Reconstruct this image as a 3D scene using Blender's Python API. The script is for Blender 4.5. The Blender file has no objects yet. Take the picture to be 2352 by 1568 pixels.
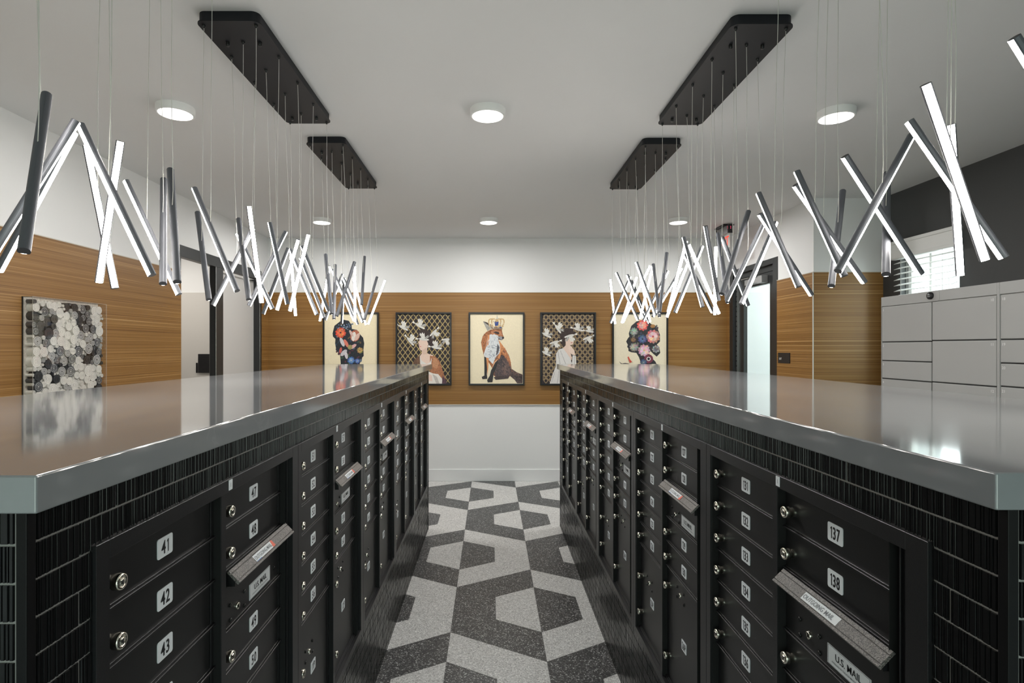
import bpy, math, random
from mathutils import Vector, Matrix
random.seed(7)
SC = bpy.context.scene
COL = SC.collection
# ------------------------------------------------------------------ camera, world, lights, exposure
FPX = 1285.0; CX = 1127.0; CY = 798.0; EYE = 1.67
K = FPX / 1200.0                      # depth conversion of the survey
cam = bpy.data.objects.new('camera', bpy.data.cameras.new('camera'))
COL.objects.link(cam)
cam.location = (0, 0, EYE); cam.rotation_euler = (math.pi/2, 0, 0)
cam.data.sensor_width = 36; cam.data.lens = FPX*36/2352
cam.data.shift_x = (1176-CX)/2352; cam.data.shift_y = (CY-784)/2352
cam.data.clip_start = 0.05
SC.camera = cam
SC.view_settings.view_transform = 'Standard'
SC.view_settings.look = 'None'
SC.view_settings.gamma = 1
SC.view_settings.use_curve_mapping = False
SC.view_settings.exposure = 1.42

w = bpy.data.worlds.new('World'); SC.world = w; w.use_nodes = True
nt = w.node_tree; nt.nodes.clear()
tc = nt.nodes.new('ShaderNodeTexCoord'); sep = nt.nodes.new('ShaderNodeSeparateXYZ')
rmp = nt.nodes.new('ShaderNodeValToRGB'); bg = nt.nodes.new('ShaderNodeBackground'); wo = nt.nodes.new('ShaderNodeOutputWorld')
nt.links.new(tc.outputs['Generated'], sep.inputs[0]); nt.links.new(sep.outputs['Z'], rmp.inputs[0])
e = rmp.color_ramp.elements
e[0].position = 0.0; e[0].color = (.20, .24, .16, 1); e[1].position = 1.0; e[1].color = (.62, .78, 1, 1)
for p, c in ((.04, (.28, .40, .22, 1)), (.16, (.75, .92, .86, 1))):
    q = rmp.color_ramp.elements.new(p); q.color = c
nt.links.new(rmp.outputs[0], bg.inputs[0]); bg.inputs[1].default_value = 1.3
nt.links.new(bg.outputs[0], wo.inputs[0])

def area_light(name, loc, rot, sx, sy, energy, color):
    l = bpy.data.lights.new(name, 'AREA'); l.shape = 'RECTANGLE'; l.size = sx; l.size_y = sy
    l.energy = energy; l.color = color
    o = bpy.data.objects.new(name, l); o.location = loc; o.rotation_euler = rot; COL.objects.link(o)
    return o
# daylight that enters through the glazed front behind the camera and the window in the dark wall
area_light('daylight_front', (0.4, -3.3, 1.45), (math.radians(90), 0, 0), 5.4, 2.3, 27, (.90, .97, 1))
area_light('daylight_window', (3.95, 4.6, 2.1), (0, math.radians(90), 0), 1.0, .6, 5, (.92, .98, 1))
# unseen lamp added to light the side hall, and daylight of the outdoor passage
area_light('hall_fill', (-3.9, 6.0, 2.95), (0, 0, 0), .6, .6, 9, (1, .95, .88))
area_light('passage_daylight', (4.1, 6.2, 3.3), (0, math.radians(25), 0), 1.6, 2.4, 34, (.97, 1, .985))

# ------------------------------------------------------------------ materials
def mat(name, col, rough=.5, metal=0.0, spec=.5, emit=None, es=0, coat=0):
    m = bpy.data.materials.new(name); m.use_nodes = True
    b = m.node_tree.nodes['Principled BSDF']
    b.inputs['Base Color'].default_value = (*col, 1)
    b.inputs['Roughness'].default_value = rough; b.inputs['Metallic'].default_value = metal
    b.inputs['Specular IOR Level'].default_value = spec
    b.inputs['Coat Weight'].default_value = coat
    if emit:
        b.inputs['Emission Color'].default_value = (*emit, 1); b.inputs['Emission Strength'].default_value = es
    return m
def nodes(m):
    n = m.node_tree.nodes; l = m.node_tree.links
    return n, l, n['Principled BSDF']
def ramp(n, stops, interp='LINEAR'):
    r = n.new('ShaderNodeValToRGB'); r.color_ramp.interpolation = interp
    el = r.color_ramp.elements
    el[0].position = stops[0][0]; el[0].color = (*stops[0][1], 1)
    el[1].position = stops[-1][0]; el[1].color = (*stops[-1][1], 1)
    for p, c in stops[1:-1]:
        q = el.new(p); q.color = (*c, 1)
    return r
def pos_noise(n, l, scale3, nscale, detail=3, rough=.6):
    g = n.new('ShaderNodeNewGeometry'); mp = n.new('ShaderNodeMapping'); mp.inputs['Scale'].default_value = scale3
    nz = n.new('ShaderNodeTexNoise'); nz.inputs['Scale'].default_value = nscale
    nz.inputs['Detail'].default_value = detail; nz.inputs['Roughness'].default_value = rough
    l.new(g.outputs['Position'], mp.inputs['Vector']); l.new(mp.outputs[0], nz.inputs['Vector'])
    return nz
def plaster(name, col, bump=.05, rough=.65):
    m = mat(name, col, rough); n, l, b = nodes(m)
    nz = pos_noise(n, l, (1, 1, 1), 160, 2); bp = n.new('ShaderNodeBump'); bp.inputs['Strength'].default_value = bump
    bp.inputs['Distance'].default_value = .002
    l.new(nz.outputs['Fac'], bp.inputs['Height']); l.new(bp.outputs[0], b.inputs['Normal'])
    return m
M = {}
M['white'] = plaster('white_paint', (.80, .80, .795))
M['ceil'] = plaster('ceiling_paint', (.74, .735, .73))
M['darkwall'] = plaster('charcoal_paint', (.058, .059, .060))
M['beige'] = plaster('beige_paint', (.60, .575, .54))
M['leaf'] = plaster('greige_door', (.56, .545, .525), .01, .45)
M['basebd'] = mat('baseboard_paint', (.80, .80, .80), .4)
M['passage'] = plaster('passage_render', (.74, .77, .755), .25)
# zebra veneer
m = mat('zebra_veneer', (.4, .2, .05), .42); n, l, b = nodes(m)
nz = pos_noise(n, l, (.05, .05, 44), 2.6, 5, .82)
nz2 = pos_noise(n, l, (.5, .5, 190), 1.6, 2, .5)
mx = n.new('ShaderNodeMath'); mx.operation = 'MULTIPLY_ADD'; mx.inputs[1].default_value = .35
sb = n.new('ShaderNodeMath'); sb.operation = 'SUBTRACT'; sb.inputs[1].default_value = .175
l.new(nz2.outputs['Fac'], mx.inputs[0]); l.new(nz.outputs['Fac'], mx.inputs[2]); l.new(mx.outputs[0], sb.inputs[0])
r = ramp(n, [(.34, (.15, .064, .012)), (.42, (.225, .105, .024)), (.55, (.285, .142, .036)), (.61, (.35, .19, .060)), (.70, (.58, .37, .16))])
l.new(sb.outputs[0], r.inputs[0]); l.new(r.outputs[0], b.inputs['Base Color'])
M['wood'] = m
# terrazzo
def terrazzo(name, base, chips):
    m = mat(name, base, .38); n, l, b = nodes(m)
    g = n.new('ShaderNodeNewGeometry'); v = n.new('ShaderNodeTexVoronoi'); v.inputs['Scale'].default_value = 190
    l.new(g.outputs['Position'], v.inputs['Vector'])
    s = n.new('ShaderNodeSeparateColor'); l.new(v.outputs['Color'], s.inputs[0])
    r = ramp(n, chips, 'CONSTANT'); l.new(s.outputs[0], r.inputs[0])
    l.new(r.outputs[0], b.inputs['Base Color'])
    return m
M['tz_light'] = terrazzo('light_terrazzo', (.5, .5, .5), [(0, (.34, .335, .325)), (.12, (.48, .47, .455)), (.40, (.60, .59, .575)), (.75, (.70, .69, .67)), (.93, (.85, .84, .82))])
M['tz_dark'] = terrazzo('dark_terrazzo', (.06, .06, .06), [(0, (.022, .022, .023)), (.42, (.05, .05, .05)), (.70, (.10, .10, .10)), (.85, (.24, .24, .235)), (.94, (.50, .50, .49))])
M['grout'] = mat('floor_joint', (.16, .16, .155), .7)
# quartz worktop
m = mat('grey_quartz', (.11, .12, .13), .10, spec=1.0); n, l, b = nodes(m)
nz = pos_noise(n, l, (1, .5, 1), 2.2, 5, .65)
r = ramp(n, [(.30, (.19, .20, .212)), (.55, (.23, .24, .25)), (.75, (.285, .288, .29))]); l.new(nz.outputs['Fac'], r.inputs[0])
nz3 = pos_noise(n, l, (1, 1, 1), 1.1, 6, .6)
vr = ramp(n, [(.4968, (0, 0, 0)), (.4985, (1, 1, 1)), (.5002, (0, 0, 0))]); l.new(nz3.outputs['Fac'], vr.inputs[0])
mixc = n.new('ShaderNodeMix'); mixc.data_type = 'RGBA'
nz4 = pos_noise(n, l, (1, 1, 1), 1.7, 2, .5)
gate = n.new('ShaderNodeMath'); gate.operation = 'GREATER_THAN'; gate.inputs[1].default_value = .58
mul = n.new('ShaderNodeMath'); mul.operation = 'MULTIPLY'; mul2 = n.new('ShaderNodeMath'); mul2.operation = 'MULTIPLY'; mul2.inputs[1].default_value = .45
l.new(nz4.outputs['Fac'], gate.inputs[0]); l.new(gate.outputs[0], mul.inputs[0]); l.new(vr.outputs[0], mul.inputs[1]); l.new(mul.outputs[0], mul2.inputs[0])
l.new(mul2.outputs[0], mixc.inputs[0]); l.new(r.outputs[0], mixc.inputs[6]); mixc.inputs[7].default_value = (.62, .62, .60, 1)
l.new(mixc.outputs[2], b.inputs['Base Color'])
nr = pos_noise(n, l, (1, .4, 1), 3.5, 3, .5); rr = n.new('ShaderNodeMapRange')
rr.inputs['To Min'].default_value = .03; rr.inputs['To Max'].default_value = .11
l.new(nr.outputs['Fac'], rr.inputs[0]); l.new(rr.outputs[0], b.inputs['Roughness'])
M['quartz'] = m
M['tile'] = mat('black_glaze', (.008, .008, .0085), .2, spec=.38)
M['tilegap'] = mat('worn_glaze_groove', (.075, .068, .052), .6)
M['mortar'] = mat('grey_mortar', (.23, .225, .215), .8)
M['body'] = mat('counter_core', (.02, .02, .02), .6)
M['blacktrim'] = mat('black_edge_trim', (.004, .004, .0045), .4, spec=.2)
def speckle(name, base, hi, sc, rough, bump=.3, metal=0):
    m = mat(name, base, rough, metal); n, l, b = nodes(m)
    nz = pos_noise(n, l, (1, 1, 1), sc, 2, .7); r = ramp(n, [(.40, base), (.72, hi)]); l.new(nz.outputs['Fac'], r.inputs[0])
    l.new(r.outputs[0], b.inputs['Base Color'])
    bp = n.new('ShaderNodeBump'); bp.inputs['Strength'].default_value = bump; bp.inputs['Distance'].default_value = .001
    l.new(nz.outputs['Fac'], bp.inputs['Height']); l.new(bp.outputs[0], b.inputs['Normal'])
    return m
M['door'] = speckle('black_powder_coat', (.010, .010, .0105), (.016, .016, .0165), 900, .34, .10)
M['frame'] = speckle('black_frame_coat', (.008, .008, .009), (.018, .018, .019), 800, .34, .18)
M['flap'] = speckle('hammered_bronze_coat', (.035, .032, .030), (.34, .31, .29), 480, .34, .9)
M['recess_shade'] = mat('recess_shade_black', (.004, .004, .004), .9)  # near-black that paints shade into the mailbox recesses
M['chrome'] = mat('nickel', (.80, .76, .66), .16, 1.0)
M['screw'] = mat('black_screw', (.006, .006, .006), .3)
M['plate'] = mat('number_plate_grey', (.70, .73, .76), .45)
M['ink'] = mat('black_ink', (.012, .012, .014), .5)
M['plate_s'] = mat('silver_plate', (.66, .68, .70), .4)
M['sticker'] = mat('white_sticker', (.74, .77, .80), .4)
M['red'] = mat('red_print', (.75, .13, .07), .5)
M['blue'] = mat('blue_print', (.06, .20, .55), .5)
M['greyink'] = mat('grey_ink', (.15, .16, .18), .5)
# pendant tubes
m = mat('anodised_graphite', (.105, .11, .125), .48, .45); M['tube'] = m
M['tubecap'] = mat('tube_cap', (.03, .03, .035), .4)
M['diff'] = mat('opal_diffuser', (.9, .9, .88), .4, emit=(1, .945, .875), es=16.0)
M['cord'] = mat('cord_white', (.55, .54, .50), .45)
M['canopy'] = mat('canopy_black', (.006, .007, .010), .5, spec=.3)
M['lens'] = mat('downlight_lens', (.9, .9, .9), .4, emit=(1, .97, .93), es=1.0)
M['lamp_white'] = mat('lamp_white', (.8, .8, .79), .35)
M['metal_black'] = mat('black_steel_frame', (.020, .021, .022), .35)
M['alu'] = mat('aluminium', (.62, .62, .62), .3, 1.0)
M['edge'] = mat('panel_edge_trim', (.62, .60, .54), .4)
M['frameblack'] = mat('picture_frame_black', (.012, .012, .014), .35)
M['locker'] = mat('locker_grey', (.42, .42, .415), .42)
M['lockgap'] = mat('locker_gap', (.02, .02, .02), .7)
M['locktext'] = mat('locker_number_white', (.85, .85, .84), .5)
M['blind'] = mat('blind_white', (.80, .80, .78), .45)
M['led'] = mat('red_led', (.5, .02, .05), .4, emit=(1, .1, .2), es=.35)
M['exitred'] = mat('exit_red', (.85, .05, .03), .4, emit=(1, .06, .03), es=.3)
M['greycase'] = mat('grey_case', (.33, .33, .33), .45)
def glass(name, tint=(1, 1, 1), refl=.9, diffuse=0.0):
    m = bpy.data.materials.new(name); m.use_nodes = True; n = m.node_tree.nodes; l = m.node_tree.links; n.clear()
    tr = n.new('ShaderNodeBsdfTransparent'); tr.inputs[0].default_value = (*tint, 1)
    gl = n.new('ShaderNodeBsdfGlossy'); gl.inputs['Roughness'].default_value = .02
    lw = n.new('ShaderNodeLayerWeight'); pw = n.new('ShaderNodeMath'); pw.operation = 'POWER'; pw.inputs[1].default_value = 5
    fr = n.new('ShaderNodeMath'); fr.operation = 'MULTIPLY_ADD'; fr.inputs[1].default_value = .9; fr.inputs[2].default_value = .04
    l.new(lw.outputs['Facing'], pw.inputs[0]); l.new(pw.outputs[0], fr.inputs[0])
    mx = n.new('ShaderNodeMixShader'); o = n.new('ShaderNodeOutputMaterial')
    l.new(fr.outputs[0], mx.inputs[0]); l.new(tr.outputs[0], mx.inputs[1]); l.new(gl.outputs[0], mx.inputs[2])
    last = mx
    if diffuse:
        df = n.new('ShaderNodeBsdfDiffuse'); df.inputs[0].default_value = (.8, .86, .84, 1)
        m2 = n.new('ShaderNodeMixShader'); m2.inputs[0].default_value = diffuse
        l.new(mx.outputs[0], m2.inputs[1]); l.new(df.outputs[0], m2.inputs[2]); last = m2
    l.new(last.outputs[0], o.inputs[0])
    return m
M['glass'] = glass('clear_glass', (.95, .98, .97))
M['acrylic'] = glass('acrylic', (.97, .97, .97))
M['signacrylic'] = glass('sign_acrylic', (.98, .94, .93), diffuse=.25)

def cmat(col, rough=.6):
    key = 'c_%d_%d_%d' % tuple(int(c*255) for c in col)
    if key not in M:
        m_ = mat('print_ink_' + key[2:], col, rough); n, l, b = nodes(m_)
        nz = pos_noise(n, l, (1, 1, 1), 75, 5, .7); f = .5 if max(col) < .5 else .75
        r_ = ramp(n, [(.32, tuple(c_*f for c_ in col)), (.68, tuple(min(1, c_*(2-f)*.92+.004) for c_ in col))]) if max(col) < .7 else ramp(n, [(.3, tuple(c_*.93 for c_ in col)), (.7, tuple(min(1, c_*1.03) for c_ in col))])
        l.new(nz.outputs['Fac'], r_.inputs[0]); l.new(r_.outputs[0], b.inputs['Base Color']); M[key] = m_
    return M[key]

# ------------------------------------------------------------------ mesh helpers
class G:
    def __init__(s): s.v = []; s.f = []; s.m = []; s.mats = []; s.sm = []
    def mi(s, m):
        if isinstance(m, str): m = M[m]
        if m not in s.mats: s.mats.append(m)
        return s.mats.index(m)
    def face(s, pts, m, smooth=False):
        k = len(s.v); s.v += [tuple(p) for p in pts]; s.f.append(tuple(range(k, k+len(pts)))); s.m.append(s.mi(m)); s.sm.append(smooth)
    def box(s, x0, x1, y0, y1, z0, z1, m):
        if x0 > x1: x0, x1 = x1, x0
        if y0 > y1: y0, y1 = y1, y0
        if z0 > z1: z0, z1 = z1, z0
        k = len(s.v); s.v += [(x, y, z) for z in (z0, z1) for y in (y0, y1) for x in (x0, x1)]
        for q in ((0, 2, 3, 1), (4, 5, 7, 6), (0, 1, 5, 4), (2, 6, 7, 3), (0, 4, 6, 2), (1, 3, 7, 5)):
            s.f.append(tuple(k+i for i in q)); s.m.append(s.mi(m)); s.sm.append(False)
        return s
    def cyl(s, p0, p1, r0, r1, n, m, cap0=True, cap1=True, mcap=None):
        p0 = Vector(p0); p1 = Vector(p1); a = (p1-p0).normalized()
        u = a.orthogonal().normalized(); w_ = a.cross(u)
        k = len(s.v)
        for p, r_ in ((p0, r0), (p1, r1)):
            for i in range(n):
                t = 2*math.pi*i/n; s.v.append(tuple(p+u*math.cos(t)*r_+w_*math.sin(t)*r_))
        for i in range(n):
            j = (i+1) % n; s.f.append((k+i, k+j, k+n+j, k+n+i)); s.m.append(s.mi(m)); s.sm.append(True)
        mc = s.mi(mcap or m)
        if cap0: s.f.append(tuple(k+i for i in reversed(range(n)))); s.m.append(mc); s.sm.append(False)
        if cap1: s.f.append(tuple(k+n+i for i in range(n))); s.m.append(mc); s.sm.append(False)
    def lathe(s, prof, org, axis, n, m):
        # prof: (radius, distance along axis)
        a = Vector(axis).normalized(); u = a.orthogonal().normalized(); w_ = a.cross(u); o = Vector(org)
        k = len(s.v); q = len(prof)
        for r_, d in prof:
            for i in range(n):
                t = 2*math.pi*i/n; s.v.append(tuple(o+a*d+u*math.cos(t)*r_+w_*math.sin(t)*r_))
        for b_ in range(q-1):
            for i in range(n):
                j = (i+1) % n
                s.f.append((k+b_*n+i, k+b_*n+j, k+(b_+1)*n+j, k+(b_+1)*n+i)); s.m.append(s.mi(m)); s.sm.append(True)
        s.f.append(tuple(k+(q-1)*n+i for i in range(n))); s.m.append(s.mi(m)); s.sm.append(False)
    def tube(s, pts, r_, n, m):
        pts = [Vector(p) for p in pts]; k = len(s.v)
        for i, p in enumerate(pts):
            a = (pts[min(i+1, len(pts)-1)]-pts[max(i-1, 0)]).normalized()
            u = a.cross(Vector((0, 1, .01))).normalized(); w_ = a.cross(u)
            for j in range(n):
                t = 2*math.pi*j/n; s.v.append(tuple(p+u*math.cos(t)*r_+w_*math.sin(t)*r_))
        for i in range(len(pts)-1):
            for j in range(n):
                j2 = (j+1) % n
                s.f.append((k+i*n+j, k+i*n+j2, k+(i+1)*n+j2, k+(i+1)*n+j)); s.m.append(s.mi(m)); s.sm.append(True)
        s.f.append(tuple(k+j for j in range(n))); s.m.append(s.mi(m)); s.sm.append(False)
        e_ = k+(len(pts)-1)*n; s.f.append(tuple(e_+j for j in range(n))); s.m.append(s.mi(m)); s.sm.append(False)
    def prism(s, poly, z0, z1, m):      # poly in XY
        k = len(s.v); n = len(poly)
        s.v += [(x, y, z0) for x, y in poly]+[(x, y, z1) for x, y in poly]
        mm = s.mi(m)
        s.f.append(tuple(k+i for i in reversed(range(n)))); s.f.append(tuple(k+n+i for i in range(n))); s.m += [mm, mm]; s.sm += [False]*2
        for i in range(n):
            j = (i+1) % n; s.f.append((k+i, k+j, k+n+j, k+n+i)); s.m.append(mm); s.sm.append(False)
    def plate(s, poly, y0, y1, m):      # poly in XZ, extruded along y
        k = len(s.v); n = len(poly)
        s.v += [(x, y0, z) for x, z in poly]+[(x, y1, z) for x, z in poly]
        mm = s.mi(m)
        s.f.append(tuple(k+i for i in range(n))); s.f.append(tuple(k+n+i for i in reversed(range(n)))); s.m += [mm, mm]; s.sm += [False]*2
        for i in range(n):
            j = (i+1) % n; s.f.append((k+j, k+i, k+n+i, k+n+j)); s.m.append(mm); s.sm.append(False)
    def text(s, txt, x, z, y, h, m, sx=1.0, align='CENTER'):
        vs, fs = digits_geo(txt) if align == 'DIGITS' else text_geo(txt, align)
        k = len(s.v); mm = s.mi(m)
        for (a, b_) in vs: s.v.append((x+a*h*sx, y, z+b_*h))
        for f in fs: s.f.append(tuple(k+i for i in f)); s.m.append(mm); s.sm.append(False)
    def build(s, name, parent=None, bevel=0, segs=2):
        me = bpy.data.meshes.new(name); me.from_pydata(s.v, [], s.f)
        for m_ in s.mats: me.materials.append(m_)
        me.polygons.foreach_set('material_index', s.m); me.polygons.foreach_set('use_smooth', s.sm); me.update()
        return link(name, me, parent, bevel, segs)
def link(name, me, parent=None, bevel=0, segs=2):
    o = bpy.data.objects.new(name, me); COL.objects.link(o)
    if parent: o.parent = parent
    if bevel:
        b_ = o.modifiers.new('bevel', 'BEVEL'); b_.width = bevel; b_.segments = segs; b_.limit_method = 'ANGLE'
    return o
_tc = {}
ONE = [(.30, .98), (.205, .98), (.02, .86), (.02, .745), (.19, .84), (.19, 0), (.30, 0)]
def digits_geo(txt, adv=.80, adv1=.58):
    vs, fs = [], []; x = 0
    for ch in txt:
        if ch == '1':
            k = len(vs); vs += [(x+.10+a, b_-.5) for a, b_ in ONE]; fs.append(tuple(range(k, k+len(ONE)))[::-1]); x += adv1
        else:
            v2, f2 = text_geo(ch, 'LEFT'); k = len(vs); vs += [(x+a, b_) for a, b_ in v2]; fs += [tuple(k+i for i in f) for f in f2]; x += adv
    return [(a-x/2+.04, b_) for a, b_ in vs], fs
def text_geo(txt, align):
    """flat lettering, unit cap height, baseline-centred vertically"""
    if (txt, align) in _tc: return _tc[(txt, align)]
    cu = bpy.data.curves.new('t', 'FONT'); cu.body = txt; cu.align_x = align; cu.fill_mode = 'FRONT'; cu.resolution_u = 3; cu.offset = .014 if (len(txt) == 1) else .004
    o = bpy.data.objects.new('t', cu); COL.objects.link(o)
    dg = bpy.context.evaluated_depsgraph_get(); dg.update(); me = o.evaluated_get(dg).to_mesh()
    vs = [(v.co.x/.70, v.co.y/.70-.5) for v in me.vertices]; fs = [tuple(p.vertices) for p in me.polygons]
    o.evaluated_get(dg).to_mesh_clear(); bpy.data.objects.remove(o); bpy.data.curves.remove(cu)
    _tc[(txt, align)] = (vs, fs)
    return vs, fs
def empty(name, loc, rz=0):
    o = bpy.data.objects.new(name, None); o.location = loc; o.rotation_euler = (0, 0, rz); o.empty_display_size = .1; COL.objects.link(o); return o
def tag(o, label, cat, group=None):
    o['label'] = label; o['category'] = cat
    if group: o['group'] = group
    return o
def st(o): o['kind'] = 'structure'; return o
def cp(src, parent, loc=None):
    c = src.copy(); COL.objects.link(c); c.parent = parent
    if loc is not None: c.location = loc
    return c
def rrect(x0, x1, z0, z1, r_, n=4):
    out = []
    for cx, cz, a0 in ((x1-r_, z1-r_, 0), (x0+r_, z1-r_, 90), (x0+r_, z0+r_, 180), (x1-r_, z0+r_, 270)):
        for i in range(n+1):
            t = math.radians(a0+90*i/n); out.append((cx+r_*math.cos(t), cz+r_*math.sin(t)))
    return out
HC = 3.04; YW = 7.01; XL = -2.79; XR = 2.96; XD = 3.59; YF = 5.129; YB = -3.1
W0, W1 = .96, 2.358

# ------------------------------------------------------------------ floor (hexagon terrazzo)
s = .309; wx = s*math.sqrt(3)/2
g = G()
g.box(-5.2, XD+.1, YB-.1, YW+.1, -.12, -.0015, 'grout')
def hexpt(cx, cy, r_, k):
    t = math.radians(90+60*k); return (cx+r_*math.cos(t), cy+r_*math.sin(t))
Z = 0.0
gj = []
rows = range(-9, 5)
for rj in rows:
    cy = 3.5925+rj*3*s
    for ci in range(-6, 6):
        cx = .2995+ci*4*wx+(2*wx if rj % 2 else 0)
        if cx < -5.6 or cx > 4.1: continue
        O = [hexpt(cx, cy, 2*s, k) for k in range(6)]; I = [hexpt(cx, cy, s, k) for k in range(6)]
        for side, ks, mo, mi_ in (('l', (0, 1, 2, 3), 'tz_dark', 'tz_light'), ('r', (3, 4, 5, 0), 'tz_light', 'tz_dark')):
            for a, b_ in zip(ks[:-1], ks[1:]):
                g.face([(*O[a], Z), (*O[b_], Z), (*I[b_], Z), (*I[a], Z)], mo)
            g.face([(*I[k], Z) for k in ks], mi_)
        gj += [(O[k], O[(k+1) % 6]) for k in range(3)]+[(O[0], O[3])]
        gj += [(I[k], I[(k+1) % 6]) for k in range(6)]
for a, b_ in gj:
    a = Vector((*a, Z+.0004)); b_ = Vector((*b_, Z+.0004)); d = (b_-a).normalized(); pz = Vector((-d.y, d.x, 0))*.0009
    g.face([a-pz, b_-pz, b_+pz, a+pz], 'grout')
# keep the paving inside the room
vv = []
for (x, y, z) in g.v: vv.append((min(max(x, -5.2), XD+.1), min(max(y, YB-.1), YW+.1), z))
g.v = vv
st(g.build('floor'))

# ------------------------------------------------------------------ shell
g = G(); g.box(-5.2, XD+.15, YB-.1, YW+.15, HC, HC+.12, 'ceil'); st(g.build('ceiling'))
g = G(); g.box(-5.2, XR+1.6, YW, YW+.12, 0, HC, 'white'); wb = st(g.build('wall_back'))
OY0, OY1, OZ = 5.022, 6.803, 2.595           # storefront opening, left wall
g = G(); g.box(XL-.13, XL, YB, OY0, 0, HC, 'white'); g.box(XL-.13, XL, OY0, OY1, OZ, HC, 'white'); g.box(XL-.13, XL, OY1, YW, 0, HC, 'white')
st(g.build('wall_left'))
DY0, DY1, DZ = 5.763, 6.915, 2.61            # door opening, right wall
g = G(); g.box(XR, XR+.14, YF+.12, DY0, 0, HC, 'white'); g.box(XR, XR+.14, DY0, DY1, DZ, HC, 'white'); g.box(XR, XR+.14, DY1, YW, 0, HC, 'white')
g.box(XR, XD+.14, YF, YF+.12, 0, HC, 'white')
st(g.build('wall_right'))
WY0, WY1, WZ0, WZ1 = 4.283, 4.904, 1.35, 2.50
g = G(); g.box(XD, XD+.14, YB, WY0, 0, HC, 'darkwall'); g.box(XD, XD+.14, WY1, YF, 0, HC, 'darkwall')
g.box(XD, XD+.14, WY0, WY1, 0, WZ0, 'darkwall'); g.box(XD, XD+.14, WY0, WY1, WZ1, HC, 'darkwall')
st(g.build('wall_dark_right'))
# glazed front behind the camera
g = G(); g.box(XL-.13, -2.3, YB-.12, YB, 0, HC, 'white'); g.box(3.1, XD+.14, YB-.12, YB, 0, HC, 'white'); g.box(-2.3, 3.1, YB-.12, YB, 2.6, HC, 'white')
g.box(-2.3, 3.1, YB-.12, YB, 0, .1, 'white'); st(g.build('wall_front'))
wr = empty('window_2', (.4, YB, .1)); st(wr)
g = G()
for i in range(5):
    x = -2.7+i*1.325; g.box(x-(.0 if i == 0 else .03), x+(.06 if i == 0 else .03 if i < 4 else .06), -.09, -.03, 0, 2.5, 'metal_black')
g.box(-2.7, 2.7, -.09, -.03, 0, .06, 'metal_black'); g.box(-2.7, 2.7, -.09, -.03, 2.44, 2.5, 'metal_black')
g.build('window_frame', wr)
g = G(); g.box(-2.7, 2.7, -.065, -.06, .06, 2.44, 'glass'); g.build('pane', wr)
# side hall seen through the left opening
g = G(); g.box(-5.2, -5.08, 3.9, YW, 0, HC, 'beige'); g.box(-5.08, XL-.13, 3.9, 4.0, 0, HC, 'beige')
st(g.build('wall_hall'))
g = G(); g.box(-5.08, XL-.13, YW-.012, YW, 0, W1, 'beige'); st(g.build('trim_1'))
# wood bands
def band(name, x0, x1, y0, y1):
    g = G(); g.box(x0, x1, y0, y1, W0, W1, 'wood'); o = st(g.build(name)); return o
T = .012
band('trim_2', XL, XR, YW-T, YW)
band('trim_3', XL, XL+T, YB, OY0)
band('trim_4', XL, XL+T, OY1, YW-T)
band('trim_5', XR-T, XR-.0005, YF-T, DY0)
band('trim_6', XR, XD, YF-T, YF-.0005)
band('trim_7', XR-T, XR, DY1, YW-T)
g = G()
g.box(XL, XR, YW-T-.002, YW, W0-.008, W0, 'edge'); g.box(XL, XR, YW-T-.002, YW, W1, W1+.006, 'edge')
g.box(XL, XL+T+.002, YB, OY0, W1, W1+.006, 'edge'); g.box(XL, XL+T+.002, YB, OY0, W0-.008, W0, 'edge')
g.box(XR-T-.002, XR, YF-T, DY0, W1, W1+.006, 'edge'); g.box(XR-T-.002, XD, YF-T-.002, YF, W1, W1+.006, 'edge')
g.box(XR-T-.003, XR-T+.005, YF-T-.003, YF-T+.005, W0, W1, 'edge')
g.box(XR-T-.002, XR, YF-T, DY0, W0-.008, W0, 'edge'); g.box(XR, XD, YF-T-.002, YF, W0-.008, W0, 'edge')
st(g.build('trim_8'))
BH = .147
def base(name, *bs):
    g = G()
    for b_ in bs: g.box(*b_, 0, BH, 'basebd')
    st(g.build(name, None, .003))
base('baseboard_back', (XL+.016, XR-.016, YW-.016, YW))
base('baseboard_left', (XL, XL+.016, YB, OY0), (XL, XL+.016, OY1, YW))
base('baseboard_right', (XR-.016, XR, YF, DY0), (XR-.016, XD-.016, YF-.016, YF), (XD-.016, XD, YB, YF))

# left storefront (door_1)
d1 = empty('door_1', (XL, OY0, 0)); st(d1)
def lo(g): return g
g = G(); h = OY1-OY0
g.box(-.06, .004, 0, h, 2.49, OZ, 'metal_black'); g.box(-.13, -.06, 0, h, 2.52, OZ, 'metal_black')
g.box(-.13, .004, 0, .012, 0, 2.49, 'metal_black')
g.box(-.06, .004, 5.672-OY0, 5.829-OY0, 0, 2.49, 'metal_black')
g.box(.003, .006, 5.672-OY0, 5.677-OY0, 0, 2.49, 'alu')
g.box(-.130, .004, 6.751-OY0, h, 0, 2.49, 'metal_black')
g.box(.003, .006, 6.751-OY0, 6.757-OY0, 0, 2.49, 'alu')
g.build('door_frame', d1, .002)
g = G(); g.box(-.115, -.07, 5.829-OY0-.05, 6.751-OY0, .01, 2.47, 'leaf'); leaf = g.build('door_leaf', d1, .002)
g = G(); g.cyl((-.02, 6.0-OY0-.04, .9), (-.02, 6.0-OY0-.04, 1.2), .01, .01, 12, 'alu'); g.box(-.07, -.02, 5.95-OY0, 5.97-OY0, .92, .94, 'alu'); g.box(-.07, -.02, 5.95-OY0, 5.97-OY0, 1.16, 1.18, 'alu')
g.build('handle', leaf)

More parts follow.
